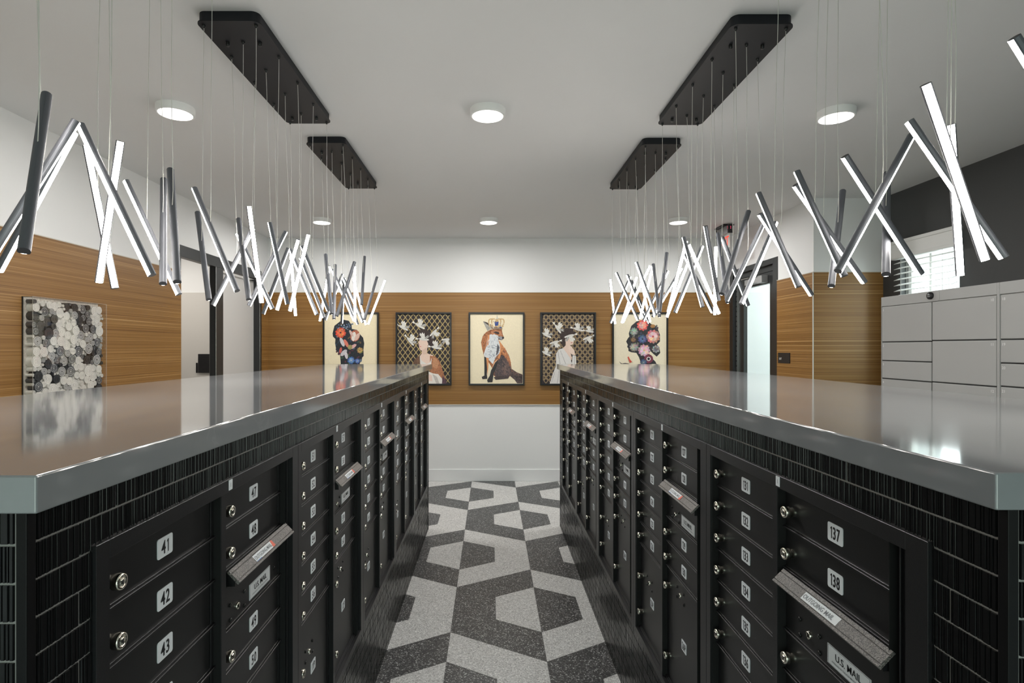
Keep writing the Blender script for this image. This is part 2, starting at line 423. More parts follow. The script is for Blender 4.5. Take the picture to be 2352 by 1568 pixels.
# right door (door_2) with closer
d2 = empty('door_2', (XR, DY0, 0)); st(d2); h = DY1-DY0
g = G()
g.box(-.006, .14, 0, .10, 0, DZ, 'metal_black'); g.box(-.006, .14, h-.09, h, 0, DZ, 'metal_black')
g.box(-.006, .14, .10, h-.09, DZ-.06, DZ, 'metal_black'); g.box(.035, .14, .10, h-.09, DZ-.12, DZ-.06, 'metal_black')
g.build('door_frame', d2, .002)
g = G()
LY0, LY1, LZ = .12, h-.11, DZ-.125
g.box(.045, .09, LY0, .26, .01, LZ, 'metal_black'); g.box(.045, .09, h-.27, LY1, .01, LZ, 'metal_black')
g.box(.045, .09, .26, h-.27, 2.366, LZ, 'metal_black'); g.box(.045, .09, .26, h-.27, .01, .25, 'metal_black')
lf = g.build('door_leaf', d2, .002)
g = G(); g.box(.064, .070, .26, h-.27, .25, 2.366, 'glass'); g.build('pane', lf)
g = G(); g.box(.028, .046, LY1-.022, LY1+.004, .02, LZ, 'alu')
for i in range(40): g.box(.024, .028, LY1-.014, LY1-.004, .06+i*.06, .075+i*.06, 'metal_black')
g.build('continuous_hinge', lf)
g = G(); g.box(-.02, .045, .40, .72, 2.385, 2.445, 'greycase'); g.box(-.025, .045, .30, .40, 2.375, 2.455, 'greycase')
g.box(-.02, -.005, .62, .98, 2.46, 2.47, 'alu'); g.build('door_closer', lf, .004)
g = G(); g.cyl((-.03, .2, .95), (-.03, .2, 1.35), .012, .012, 12, 'alu'); g.box(-.03, .045, .19, .21, .97, .99, 'alu'); g.box(-.03, .045, .19, .21, 1.31, 1.33, 'alu'); g.build('handle', lf)
# outdoor passage behind the right door
g = G(); g.box(4.9, 5.05, 4.0, 10.5, 0, 3.4, 'passage'); st(g.build('wall_passage'))
g = G(); g.box(XD+.14, 4.9, 3.5, 10.5, -.12, -.02, 'tz_light'); st(g.build('floor_passage'))

# window with blind in the dark wall (window_1)
w1 = empty('window_1', (XD, WY0, WZ0)); st(w1); wh = WY1-WY0; wz = WZ1-WZ0
g = G(); g.box(.07, .12, 0, .04, 0, wz, 'blind'); g.box(.07, .12, wh-.04, wh, 0, wz, 'blind'); g.box(.07, .12, .04, wh-.04, 0, .04, 'blind'); g.box(.07, .12, .04, wh-.04, wz-.04, wz, 'blind')
g.box(.08, .11, wh*.62-.012, wh*.62+.012, .04, wz-.04, 'blind'); g.build('window_frame', w1)
g = G(); g.box(.092, .098, .04, wh-.04, .04, wz-.04, 'glass'); g.build('pane', w1)
bl = empty('window_blind', (XD, WY0, 1.55)); tag(bl, 'white slatted window blind with a moulded valance on the charcoal wall above the lockers', 'blind')
g = G()
g.box(-.07, -.002, -.03, wh+.05, .90, 1.04, 'blind'); g.box(-.078, -.002, -.035, wh+.055, 1.015, 1.045, 'blind'); g.box(-.074, -.002, -.033, wh+.053, .89, .915, 'blind')
g.build('valance', bl, .004)
for i in range(18):
    z = .04+i*.048; g = G(); c, q = math.cos(math.radians(22))*.025, math.sin(math.radians(22))*.025
    a = (-.034-c, z-q); b_ = (-.034+c, z+q)
    g.face([(a[0], .0, a[1]), (a[0], wh, a[1]), (b_[0], wh, b_[1]), (b_[0], 0, b_[1])], 'blind')
    g.face([(a[0], .0, a[1]+.003), (b_[0], 0, b_[1]+.003), (b_[0], wh, b_[1]+.003), (a[0], wh, a[1]+.003)], 'blind')
    g.face([(a[0], 0, a[1]), (a[0], 0, a[1]+.003), (a[0], wh, a[1]+.003), (a[0], wh, a[1])], 'blind')
    g.face([(b_[0], 0, b_[1]), (b_[0], wh, b_[1]), (b_[0], wh, b_[1]+.003), (b_[0], 0, b_[1]+.003)], 'blind')
    g.build('slat', bl)
for yy in (.09, wh-.09):
    g = G()
    for xx in (-.060, -.008): g.cyl((xx, yy, .03), (xx, yy, .90), .0012, .0012, 6, 'cord')
    g.build('ladder_cord', bl)

# ------------------------------------------------------------------ counters
ZT = 1.5155; ZB = 1.469
def slab(x0, x1, y0, y1, label):
    g = G(); g.box(x0, x1, y0, y1, ZB, ZT, 'quartz'); o = g.build('stone_worktop', None, .0025, 3)
    return tag(o, label, 'worktop')
slab(-1.53, -.548, .675, 5.236, 'polished grey stone worktop lying on the left mailbox counter')
slab(.623, 1.59, .690, 5.262, 'polished grey stone worktop lying on the right mailbox counter')
TW, TH, GR = .152, .048, .0035
def tiles(g, u0, u1, z_lo, z_hi, put, skip=None, phase=0):
    """running-bond ribbed tiles on a face; put(u, depth, z) -> world, depth outwards"""
    rnd = random.Random(int(u0*1000)+int(z_hi*1000))
    # rows counted from the top joint
    k = 0; zt = ZB-.0005
    top_joint = EYE-.2447
    rows = []
    zz = top_joint
    rows.append((zz+GR/2, min(zt, zz+TH-GR/2)))
    while zz > z_lo:
        rows.append((max(zz-TH+GR/2, z_lo), zz-GR/2)); zz -= TH
    for ri, (a, b_) in enumerate(rows):
        if b_-a < .004: continue
        off = (TW/2 if ri % 2 else 0)+phase
        u = u0-off-TW
        while u < u1:
            s0 = max(u+GR/2, u0); s1 = min(u+TW-GR/2, u1); u += TW
            if s1-s0 < .004: continue
            segs = [(s0, s1)]
            if skip and a < skip[3]-.012 and b_ > skip[2]+.012:
                segs = [(p, q) for p, q in ((s0, min(s1, skip[0])), (max(s0, skip[1]), s1)) if q-p > .003]
            for p, q in segs:
                x = p
                while x < q-.0005:
                    wd = rnd.choice((.0035, .005, .0065, .008, .011)); e_ = min(x+wd, q)
                    if q-e_ < .003: e_ = q
                    d = rnd.uniform(.0042, .0056); bv = min(.0012, (e_-x)*.25)
                    P = [(x, .0015), (x+bv, d), (e_-bv*1.2, d), (e_-.0004, .0015)]
                    for (a0, d0), (a1, d1_) in zip(P[:-1], P[1:]):
                        g.face([put(a0, d0, a), put(a1, d1_, a), put(a1, d1_, b_), put(a0, d0, b_)], 'tile')
                    g.face([put(*t_, b_) for t_ in P], 'tile'); g.face([put(*t_, a) for t_ in reversed(P)], 'tile')
                    x = e_
                g.face([put(p, .0016, a), put(q, .0016, a), put(q, .0016, b_), put(p, .0016, b_)], 'tilegap')
def counter(sgn, xf, xo, y0, y1, uy0, uy1, label):
    """sgn=-1: left counter with its face looking to +X"""
    c = empty('mail_counter', ((xf+xo)/2, (y0+y1)/2, 0)); tag(c, label, 'counter'); ox, oy = c.location.x, c.location.y
    n_ = -sgn                                  # outward normal direction of the aisle face
    def P(x, y, z): return (x-ox, y-oy, z)
    g = G(); q = .008
    fx = xf-n_*q
    rx = xf-n_*.062                            # back of the mailbox recess
    g.box(*(sorted((rx, xo))), y0+q, y1-q, 0, ZB, 'body')
    for b4 in ((y0+q, y1-q, UZ1, ZB), (y0+q, y1-q, 0, UZ0), (y0+q, uy0, UZ0, UZ1), (uy1, y1-q, UZ0, UZ1)):
        g.box(*(sorted((fx, rx))), *b4, 'body')
    for i, v_ in enumerate(g.v): g.v[i] = P(*v_)
    g.build('core', c)
    g = G()
    # mortar beds, leaving the recess of the mailboxes as it is
    def mort(a, b_, z0, z1):
        g.box(*(sorted((fx, fx+n_*.0045))), a, b_, z0, z1, 'mortar')
    mort(y0+q, y1-q, UZ1, ZB); mort(y0+q, y1-q, 0, UZ0); mort(y0+q, uy0, UZ0, UZ1); mort(uy1, y1-q, UZ0, UZ1)
    g.box(*(sorted((xf, xo))), y0+q-.0045, y0+q, 0, ZB, 'mortar'); g.box(*(sorted((xf, xo))), y1-q, y1-q+.0045, 0, ZB, 'mortar')
    tiles(g, y0+.016, y1-.016, .0, ZB, lambda u, d, z: (fx+n_*(.003+d*.9), u, z), (uy0, uy1, UZ0, UZ1))
    lo_, hi_ = sorted((xf, xo))
    ua, ub = (lo_+.004, hi_-.016) if n_ > 0 else (lo_+.016, hi_-.004)
    tiles(g, ua, ub, .0, ZB, lambda u, d, z: (u, y0+q-.003-d*.9, z), None, .05)
    tiles(g, ua, ub, .0, ZB, lambda u, d, z: (u, y1-q+.003+d*.9, z), None, .05)
    for i, v_ in enumerate(g.v): g.v[i] = P(*v_)
    g.build('ribbed_tile_cladding', c)
    for yy in (y0, y1):
        g = G(); sy = 1 if yy == y0 else -1
        g.box(*(sorted((xf+n_*.0015, xf-n_*.012))), *(sorted((yy-sy*.001, yy+sy*.0135))), 0, ZB, 'blacktrim')
        for i, v_ in enumerate(g.v): g.v[i] = P(*v_)
        g.build('corner_trim', c, .001)
    return c
UZ0 = EYE-1.262; UH = .976; UZ1 = UZ0+UH; UW = .846
counter(-1, -.573, -1.505, .690, 5.150, .805, .805+5*UW, 'left island counter clad in black ribbed tiles holding mailboxes 41 to 90')
counter(1, .648, 1.565, .700, 5.225, .822, .822+5*UW, 'right island counter clad in black ribbed tiles holding mailboxes 91 to 140')

# ------------------------------------------------------------------ mailbox units
def dz(drop): return 1.262-drop           # drop below eye -> local height
DP = .018                                  # door plane depth
def lock_mesh(r_=.0128, dpt=.021):
    g = G(); g.lathe([(r_*.80, 0), (r_*.80, dpt*.35), (r_, dpt*.42), (r_*1.02, dpt*.85), (r_*.93, dpt), (r_*.62, dpt), (r_*.58, dpt*.88), (r_*.50, dpt*.88), (r_*.48, dpt*1.02), (.0005, dpt*1.02)], (0, 0, 0), (0, -1, 0), 20, 'chrome')
    g.box(-.0012, .0012, -dpt*1.02-.0004, -dpt*1.02, -.004, .004, 'ink')
    return g
LK = lock_mesh(); _lk = LK.build('lock'); LOCK = _lk.data; bpy.data.objects.remove(_lk)
g = G(); g.lathe([(.0045, 0), (.0052, .0015), (.004, .003), (.0005, .0034)], (0, 0, 0), (0, -1, 0), 12, 'screw'); _o = g.build('screw'); SCREW = _o.data; bpy.data.objects.remove(_o)
g = G(); g.lathe([(.0085, 0), (.0085, .003), (.007, .0045), (.0005, .0045)], (0, 0, 0), (0, -1, 0), 16, 'chrome'); g.box(-.0008, .0008, -.0049, -.0045, -.004, .004, 'ink'); _o = g.build('cam_lock'); CAML = _o.data; bpy.data.objects.remove(_o)
def put(name, me, parent, loc):
    o = bpy.data.objects.new(name, me); COL.objects.link(o); o.parent = parent; o.location = loc; return o
def number_plate(parent, txt, x, z, w_=.047, h_=.036):
    g = G(); g.plate(rrect(-w_/2, w_/2, -h_/2, h_/2, .004, 3), -.0014, 0, 'plate')
    n_ = len(txt); sx = .78 if n_ == 2 else .62
    for dx in (-.0004, .0004): g.text(txt, dx, 0, -.0017+dx*.2, .0235, 'ink', sx, 'DIGITS')
    o = g.build('number_plate', parent); o.location = (x, DP, z); return o
def mdoor(parent, x0, x1, zd0, zd1, name='mailbox_door'):
    z1, z0 = dz(zd0), dz(zd1); g = G()
    g.box(x0+.0015, x1-.0015, DP, DP+.02, z0+.006, z1-.0015, 'door')
    g.box(x0+.0015, x1-.0015, DP-.008, DP+.012, z0+.0015, z0+.0060, 'frame')
    g.box(x0+.0015, x1-.0015, DP-.003, DP+.012, z0+.0060, z0+.0085, 'frame')
    g.box(x1-.012, x1-.0015, DP-.003, DP, z0+.006, z1-.0015, 'frame')
    return g.build(name, parent, .0008, 1)
def mail_unit(loc, rz, n0, p0, label, tab=True):
    u = empty('mailbox_unit', loc, rz); tag(u, label, 'mailboxes', 'mailbox units in the counters')
    A0, A1, B0, B1 = .032, .383, .405, .756
    g = G()
    g.box(.004, UW-.004, .040, .055, .004, UH-.004, 'recess_shade')
    F = -.005
    g.box(0.0008, .030, F, .040, 0, UH, 'frame'); g.box(.800, UW-.0008, F, .040, 0, UH, 'frame')
    g.box(.030, .800, F, .040, UH-.0277, UH, 'frame'); g.box(.030, .800, F, .040, 0, .026, 'frame')
    g.box(A1, B0, -.001, .040, .026, UH-.0277, 'frame')
    g.box(.772, .800, .008, .040, .026, UH-.0277, 'frame'); g.box(.776, .779, .003, .01, .03, UH-.03, 'frame')
    g.box(B1, .772, .022, .040, .026, UH-.0277, 'frame')
    for xx in (.0300, A1-.0002, B0-.0010, B1-.0002): g.box(xx, xx+.0012, .0008, .03, .026, UH-.028, 'recess_shade')  # thin black linings painting the shade on the door reveals
    g.build('unit_frame', u, .0015, 1)
    g = G(); g.box(-.008, .008, -.001, 0, -.011, .011, 'sticker'); g.text('1', 0, 0, -.0013, .009, 'greyink'); t_ = g.build('inspection_tag', u); t_.location = (.416, F, UH-.013)
    R = .0917; Z0 = .3137
    def small(x0, x1, za, zb, num, lx, nx):
        d = mdoor(u, x0, x1, za, zb); zc = dz((za+zb)/2)
        put('lock', LOCK, d, (lx, DP, zc-.003)); number_plate(d, str(num), nx, zc)
    for i in range(6): small(A0, A1, Z0+R*i, Z0+R*(i+1), n0+i, .062, .209)
    for i in range(2): small(B0, B1, Z0+R*i, Z0+R*(i+1), n0+6+i, .434, .588)
    small(B0, B1, .6346, .7263, n0+8, .434, .588); small(B0, B1, .7263, .8180, n0+9, .434, .588)
    # parcel doors
    for (x0, x1, za, pn, lx, nx, lz, cz_, nz_, cx_, lz2) in ((A0, A1, .8639, p0, .062, .209, .998, .988, 1.056, .169, 1.155), (B0, B1, .8180, p0+1, .434, .588, .882, .871, 1.030, .549, 1.143)):
        d = mdoor(u, x0, x1, za, 1.236, 'parcel_door')
        put('lock', LOCK, d, (lx, DP, dz(lz))); put('lock', LOCK, d, (lx, DP, dz(lz2)))
        put('cam_lock', CAML, d, (cx_, DP, dz(cz_)))
        for ax, az in ((-.034, .018), (-.034, -.018), (.034, .018), (.034, -.018)): put('screw', SCREW, d, (cx_+ax, DP, dz(cz_)+az))
        number_plate(d, '%dP' % pn, nx, dz(nz_))
    # outgoing slot and flap
    g = G(); g.box(B0+.002, B1-.002, .030, .036, dz(.535), dz(.4975), 'recess_shade'); g.box(B0+.002, B1-.002, DP-.004, .03, dz(.5035), dz(.4985), 'frame'); g.build('mail_slot', u)
    fx0, fx1 = .424, .764
    yb, zb_, yf, zf = .006, dz(.494), -.019, dz(.519)
    nrm = Vector((0, zf-zb_, -(yf-yb))).normalized()           # pointing out and up
    if nrm.z < 0: nrm = -nrm
    g = G(); th = .0045
    B_ = Vector((0, yb, zb_)); F_ = Vector((0, yf, zf)); dvec = (F_-B_)
    def pt(x, t_, hgt): q = B_+dvec*t_+nrm*hgt; return (x, q.y, q.z)
    prof = [(0, th), (.22, th), (.23, th-.0025), (.27, th-.0025), (.28, th), (.80, th), (.81, th-.0025), (.85, th-.0025), (.86, th), (1, th), (1.02, -.002), (0, -.001)]
    for a, b_ in zip(prof, prof[1:]+prof[:1]):
        g.face([pt(fx0, *a), pt(fx1, *a), pt(fx1, *b_), pt(fx0, *b_)], 'flap')
    g.face([pt(fx0, *a) for a in prof], 'flap'); g.face([pt(fx1, *a) for a in reversed(prof)], 'flap')
    g.box(fx0+.012, fx0+.02, -.006, .016, dz(.530), dz(.500), 'frame'); g.box(fx1-.02, fx1-.012, -.006, .016, dz(.530), dz(.500), 'frame')
    flap = g.build('outgoing_mail_flap', u)
    vs, fs = text_geo('OUTGOING MAIL', 'CENTER')
    g = G(); cx = .585; hw = .0575
    L_ = dvec.length; up = -dvec.normalized()
    ctr = B_+dvec*.53+nrm*(th+.0004)
    def sp(x, v_, hh=0): q = ctr+up*v_+nrm*hh; return (x, q.y, q.z)
    hh_ = .0088
    g.face([sp(cx-hw, -hh_), sp(cx+hw, -hh_), sp(cx+hw, hh_), sp(cx-hw, hh_)], 'sticker')
    if tab: g.face([sp(cx+hw*.72, -hh_, .0003), sp(cx+hw, -hh_, .0003), sp(cx+hw, hh_, .0003), sp(cx+hw*.84, hh_, .0003)], 'red')
    if tab: g.face([sp(cx-hw, -hh_, .0003), sp(cx-hw*.5, -hh_, .0003), sp(cx-hw*.5, -hh_*.86, .0003), sp(cx-hw, -hh_*.86, .0003)], 'blue')
    k = len(g.v); mm = g.mi('greyink')
    for a, b_ in vs: g.v.append(sp(cx-.006+a*.0088*.98, b_*.0095, .0005))
    for f in fs: g.f.append(tuple(k+i for i in f)); g.m.append(mm); g.sm.append(False)
    g.build('flap_label', flap)
    # postal master panel
    d = mdoor(u, B0, B1, .535, .6346, 'master_door')
    for x, z in ((.464, .584), (.464, .618), (.536, .584), (.536, .618), (.7185, .5995)): put('screw', SCREW, d, (x, DP, dz(z)))
    put('cam_lock', CAML, d, (.4987, DP, dz(.601)))
    g = G(); g.box(.564, .690, DP-.0014, DP, dz(.6195), dz(.5815), 'plate_s')
    for x0, x1, z0, z1 in ((.566, .688, dz(.6188), dz(.6182)), (.566, .688, dz(.5828), dz(.5822)), (.566, .5668, dz(.6188), dz(.5822)), (.6872, .688, dz(.6188), dz(.5822))):
        g.box(x0, x1, DP-.0017, DP-.0014, z0, z1, 'greyink')
    g.text('U.S. MAIL', .627, dz(.5965), DP-.0019, .0135, 'ink', .98); g.text('U.S. MAIL', .6276, dz(.5965), DP-.00195, .0135, 'ink', .98)
    g.text('APPROVED BY THE POSTMASTER GENERAL', .627, dz(.6105), DP-.0019, .0036, 'greyink', .98)
    g.build('mail_label', d)
    return u
posL = ['nearest the camera', 'second from the camera', 'third from the camera', 'fourth from the camera', 'farthest from the camera']
for i in range(5):
    mail_unit((-.573, .805+i*UW, UZ0), math.pi/2, 41+10*i, 9+2*i,
              'black mailbox unit %d to %d in left counter, %s' % (41+10*i, 50+10*i, posL[i]))
    n0 = 131-10*i
    mail_unit((.648, .822+(i+1)*UW, UZ0), -math.pi/2, n0, 27-2*i,
              'black mailbox unit %d to %d in right counter, %s' % (n0, n0+9, posL[i]), i > 0)

# ------------------------------------------------------------------ pendant chandeliers
def unproj(px, py, y): return Vector(((px-CX)*y/FPX, y, EYE+(CY-py)*y/FPX))
TR = .0107
def make_tube(parent, org, x1, y1, x2, y2, yc, lit, flip, tl=.43):
    pr = math.hypot(x2-x1, y2-y1)*yc/FPX
    dlt = 0
    if pr < tl: dlt = .8*math.sqrt(tl*tl-pr*pr)*flip
    P1 = unproj(x1, y1, yc-.4*dlt); P2 = unproj(x2, y2, yc+.6*dlt)
    a = (P2-P1).normalized(); C = P1+(P2-P1)*.4
    c = (Vector((0, 0, EYE))-(P1+P2)/2).normalized(); e0 = (c-a*c.dot(a)).normalized(); e1 = a.cross(e0).normalized()
    if e1.x < 0: e1 = -e1
    th = math.radians({'F': 4, 'L': -56, 'l': -80, 'R': 56, 'r': 80, 'N': 178}[lit])
    nrm = e0*math.cos(th)+e1*math.sin(th); tn = a.cross(nrm).normalized()
    ha = math.radians(48); n_ = 18
    ang = [ha+(2*math.pi-2*ha)*i/n_ for i in range(n_+1)]
    def ringp(p, r_): return [p+nrm*math.cos(t)*r_+tn*math.sin(t)*r_ for t in ang]
    P1l, P2l, o = P1-org, P2-org, None
    g = G(); A, B = ringp(P1l, TR), ringp(P2l, TR)
    for i in range(n_): g.face([A[i], A[i+1], B[i+1], B[i]], 'tube', False)
    g.face(A, 'tubecap'); g.face(list(reversed(B)), 'tubecap')
    # end plates closing the channel
    t = g.build('light_tube', parent)
    me = t.data
    for p in me.polygons:
        if len(p.vertices) == 4: p.use_smooth = False
    g = G(); q = .0006
    A2 = [P1l+a*q+nrm*math.cos(ha)*TR*1.02+tn*math.sin(ha)*TR*sg*.95 for sg in (1, -1)]
    B2 = [P2l-a*q+nrm*math.cos(ha)*TR*1.02+tn*math.sin(ha)*TR*sg*.95 for sg in (1, -1)]
    bulge = nrm*TR*.16
    Am, Bm = (A2[0]+A2[1])/2+bulge, (B2[0]+B2[1])/2+bulge
    g.face([A2[0], Am, Bm, B2[0]], 'diff'); g.face([Am, A2[1], B2[1], Bm], 'diff')
    g.build('diffuser', t)
    return C-org, a, e1
def cord(parent, hole, C, rnd):
    pts = []; n_ = 9; H = Vector(hole); D = C-H
    wig = rnd.uniform(-.004, .004)
    for i in range(n_):
        t = i/(n_-1)*.93
        p = H+Vector((D.x*min(1, t*1.08), D.y*min(1, t*1.08), D.z*t))
        p.x += wig*math.sin(t*7+wig*900)*(t*(1-t)*4); pts.append(p)
    pts.append(C+Vector((D.x*-.02-.002, 0, .012))); pts.append(C+Vector((0, -.004, .002)))
    g = G(); g.tube(pts, .0011, 6, 'cord'); g.build('cord', parent)
SLOT = {'r0o': (0, 0), 'r0i': (0, 2), 'r1c': (1, 1), 'r2o': (2, 0), 'r2i': (2, 2), 'r3c': (3, 1), 'r4o': (4, 0), 'r4i': (4, 2), 'r5c': (5, 1),
        'r6o': (6, 0), 'r6i': (6, 2), 'r7c': (7, 1), 'r8o': (8, 0), 'r8i': (8, 2)}
g = G(); g.lathe([(.007, 0), (.0065, .006), (.003, .013), (.0005, .013)], (0, 0, 0), (0, 0, -1), 10, 'screw'); _o = g.build('cord_grip'); GRIP = _o.data; bpy.data.objects.remove(_o)
g = G(); g.lathe([(.008, 0), (.008, .014), (.006, .017), (.0005, .017)], (0, 0, 0), (0, 0, -1), 14, 'screw'); _o = g.build('fixing_knob'); KNOB = _o.data; bpy.data.objects.remove(_o)
def chandelier(cx, ybase, sgn, xs, tubes, label):
    """ybase: depth (survey units) of the first row of cords, xs: outer, centre, inner x"""
    yc0 = ybase*K; yl = .925*K
    yn, yf = yc0-.028*K, yc0+yl+.020*K
    org = Vector((cx, (yn+yf)/2, HC))
    e_ = empty('linear_chandelier', org); tag(e_, label, 'chandelier', 'chandeliers over the counters')
    hw = .131; L2 = (yf-yn)/2
    g = G(); g.prism(rrect(-hw+.006, hw-.006, -L2+.006, L2-.006, .030, 6), -.038, 0, 'canopy'); g.prism(rrect(-hw, hw, -L2, L2, .034, 6), -.044, -.038, 'canopy')
    g.build('canopy', e_)
    for ax, ay in ((-.07, -.36), (.07, -.36), (-.07, .43), (.07, .43)): put('fixing_knob', KNOB, e_, (ax, ay, -.044))
    rnd = random.Random(int(ybase*100+cx*10))
    for q, (sl, x1, y1, x2, y2, lit) in enumerate(tubes):
        r_, c_ = SLOT[sl]; y = (ybase+.1156*r_)*K; hx = xs[c_]
        C, a, e1 = make_tube(e_, org, x1, y1, x2, y2, y, lit, {'N': -1, 'F': .8}.get(lit, -.5 if q % 2 else .6))
        hole = Vector((hx-cx, y-org.y, -.044)); put('cord_grip', GRIP, e_, hole)
        cord(e_, hole+Vector((0, 0, -.012)), C, rnd)
L0 = [('r2i', 107, 218, 55, 577, 'N'), ('r3c', 176, 278, -34, 612, 'r'), ('r4o', 169, 303, -3, 622, 'R'), ('r4i', 184, 286, 349, 632, 'L'),
      ('r6o', 199, 335, 264, 662, 'F'), ('r5c', 276.5, 324, 227, 648, 'F'), ('r8o', 289, 415, 411, 676, 'L'), ('r7c', 376, 412, 374.5, 651.5, 'N'),
      ('r6i', 391.5, 390, 407, 647.5, 'N'), ('r8i', 446, 432.5, 544, 668, 'l')]
L1 = [('r0o', 453.7, 488, 479.8, 687.8, 'N'), ('r2o', 581, 524, 489, 701, 'R'), ('r1c', 548, 503, 571.5, 688, 'N'), ('r0i', 572, 473.5, 601, 695, 'F'),
      ('r4o', 545.5, 536, 626, 709, 'L'), ('r3c', 656.5, 531.5, 572, 702, 'r'), ('r2i', 619, 510, 660, 698, 'l'), ('r6o', 662, 570, 604.5, 721, 'r'),
      ('r5c', 685, 550, 636.6, 711, 'F'), ('r4i', 708.5, 538, 666, 713.5, 'F'), ('r8o', 667, 575, 678.5, 724.6, 'F'), ('r7c', 665.7, 572, 727.7, 722, 'L'),
      ('r6i', 693, 564, 754, 713.5, 'l'), ('r8i', 748, 584.5, 762, 720.7, 'N')]
L2 = [('r0o', 690, 592, 744.6, 729, 'l'), ('r2o', 757, 611, 734.7, 736.7, 'F'), ('r1c', 770, 608, 767, 732, 'N'), ('r3c', 762.7, 618.7, 813.8, 736, 'L'),
      ('r0i', 814.4, 601.5, 773.3, 725.8, 'N'), ('r2i', 814.7, 611, 815, 738, 'F'), ('r7c', 810.5, 637, 839.9, 745, 'F'), ('r4i', 837.4, 589, 830.3, 700, 'N'),
      ('r6i', 866, 636, 836.7, 734, 'N'), ('r8i', 884.6, 642.3, 845.6, 743.7, 'F'), ('r6o', 790.8, 638, 784.8, 742, 'r'), ('r4o', 786.3, 629.5, 747.4, 734.8, 'r'),
      ('r8o', 783.8, 640, 822, 745, 'l'), ('r5c', 789, 639, 833.5, 740, 'L')]
R0 = [('r2i', 2126, 193.5, 2262, 596, 'F'), ('r3c', 2088, 278, 2306, 592, 'L'), ('r4o', 2183.6, 286, 2206, 631.6, 'F'), ('r4i', 2094.5, 311.5, 1925.7, 623, 'r'),
      ('r5c', 1940, 359, 2114, 628.5, 'L'), ('r6o', 2037, 398.5, 2035, 630, 'N'), ('r8o', 1935.5, 439, 1909.4, 656.5, 'N'), ('r6i', 1829.5, 394, 1939, 634, 'l'),
      ('r7c', 1826.6, 425, 1985, 648, 'L'), ('r8i', 1741.6, 443.5, 1833.5, 658.8, 'l'), ('r1c', 2329, 86.5, 2587, 502, 'L')]
R1 = [('r0o', 1744.7, 491.4, 1864, 677.5, 'L'), ('r0i', 1718.8, 485.7, 1657.5, 675, 'N'), ('r1c', 1753, 516, 1669, 690.4, 'r'), ('r2o', 1782.4, 510, 1702.9, 697.6, 'R'),
      ('r2i', 1620, 519, 1650, 689.4, 'l'), ('r3c', 1649.4, 536.3, 1672, 694.5, 'N'), ('r4o', 1658, 544.5, 1718, 701, 'l'), ('r4i', 1570, 545, 1613.5, 704.7, 'l'),
      ('r5c', 1581.4, 561, 1651, 720, 'F'), ('r7c', 1612.9, 565, 1550.5, 717.5, 'R'), ('r6o', 1644.3, 565.3, 1641.6, 722, 'F'), ('r6i', 1576.4, 553.3, 1535, 715.4, 'F'),
      ('r8o', 1571.5, 583.5, 1636.7, 717, 'L'), ('r8i', 1531.3, 581, 1514.7, 717.5, 'N')]
R2 = [('r0o', 1588, 583, 1531.5, 728.7, 'F'), ('r0i', 1461.6, 602, 1506, 724, 'L'), ('r1c', 1500.4, 606.6, 1514.7, 726.5, 'N'), ('r2o', 1565, 616.5, 1499, 727, 'R'),
      ('r2i', 1493, 610.7, 1430, 740.8, 'F'), ('r3c', 1499.4, 611, 1469.8, 731.6, 'F'), ('r4o', 1534, 621.4, 1478, 735.7, 'R'), ('r4i', 1415.7, 626, 1465.7, 734.7, 'L'),
      ('r5c', 1440.7, 630.6, 1482, 736.7, 'L'), ('r6o', 1470, 630, 1493, 739, 'F'), ('r6i', 1447.9, 634.7, 1402, 741.3, 'R'), ('r7c', 1462.7, 635.7, 1428, 741.3, 'F'),
      ('r8o', 1450, 644, 1491, 742, 'l'), ('r8i', 1401.4, 640.3, 1412.7, 742.9, 'F')]
XSL = (-1.18, -1.073, -.965)
chandelier(-1.073, .885, -1, XSL, L0, 'graphite tube chandelier nearest the camera over left counter, canopy out of view')
chandelier(-1.073, 2.150, -1, XSL, L1, 'graphite tube chandelier with black canopy over the middle of the left counter')
chandelier(-1.073, 3.415, -1, XSL, L2, 'graphite tube chandelier with small-looking black canopy over the far end of the left counter')
chandelier(1.113, .905, 1, (1.216, 1.111, 1.010), R0, 'graphite tube chandelier nearest the camera over right counter, canopy out of view')
chandelier(1.122, 2.170, 1, (1.226, 1.119, 1.017), R1, 'graphite tube chandelier with black canopy over the middle of the right counter')
chandelier(1.122, 3.435, 1, (1.226, 1.119, 1.017), R2, 'graphite tube chandelier with small-looking black canopy over the far end of the right counter')

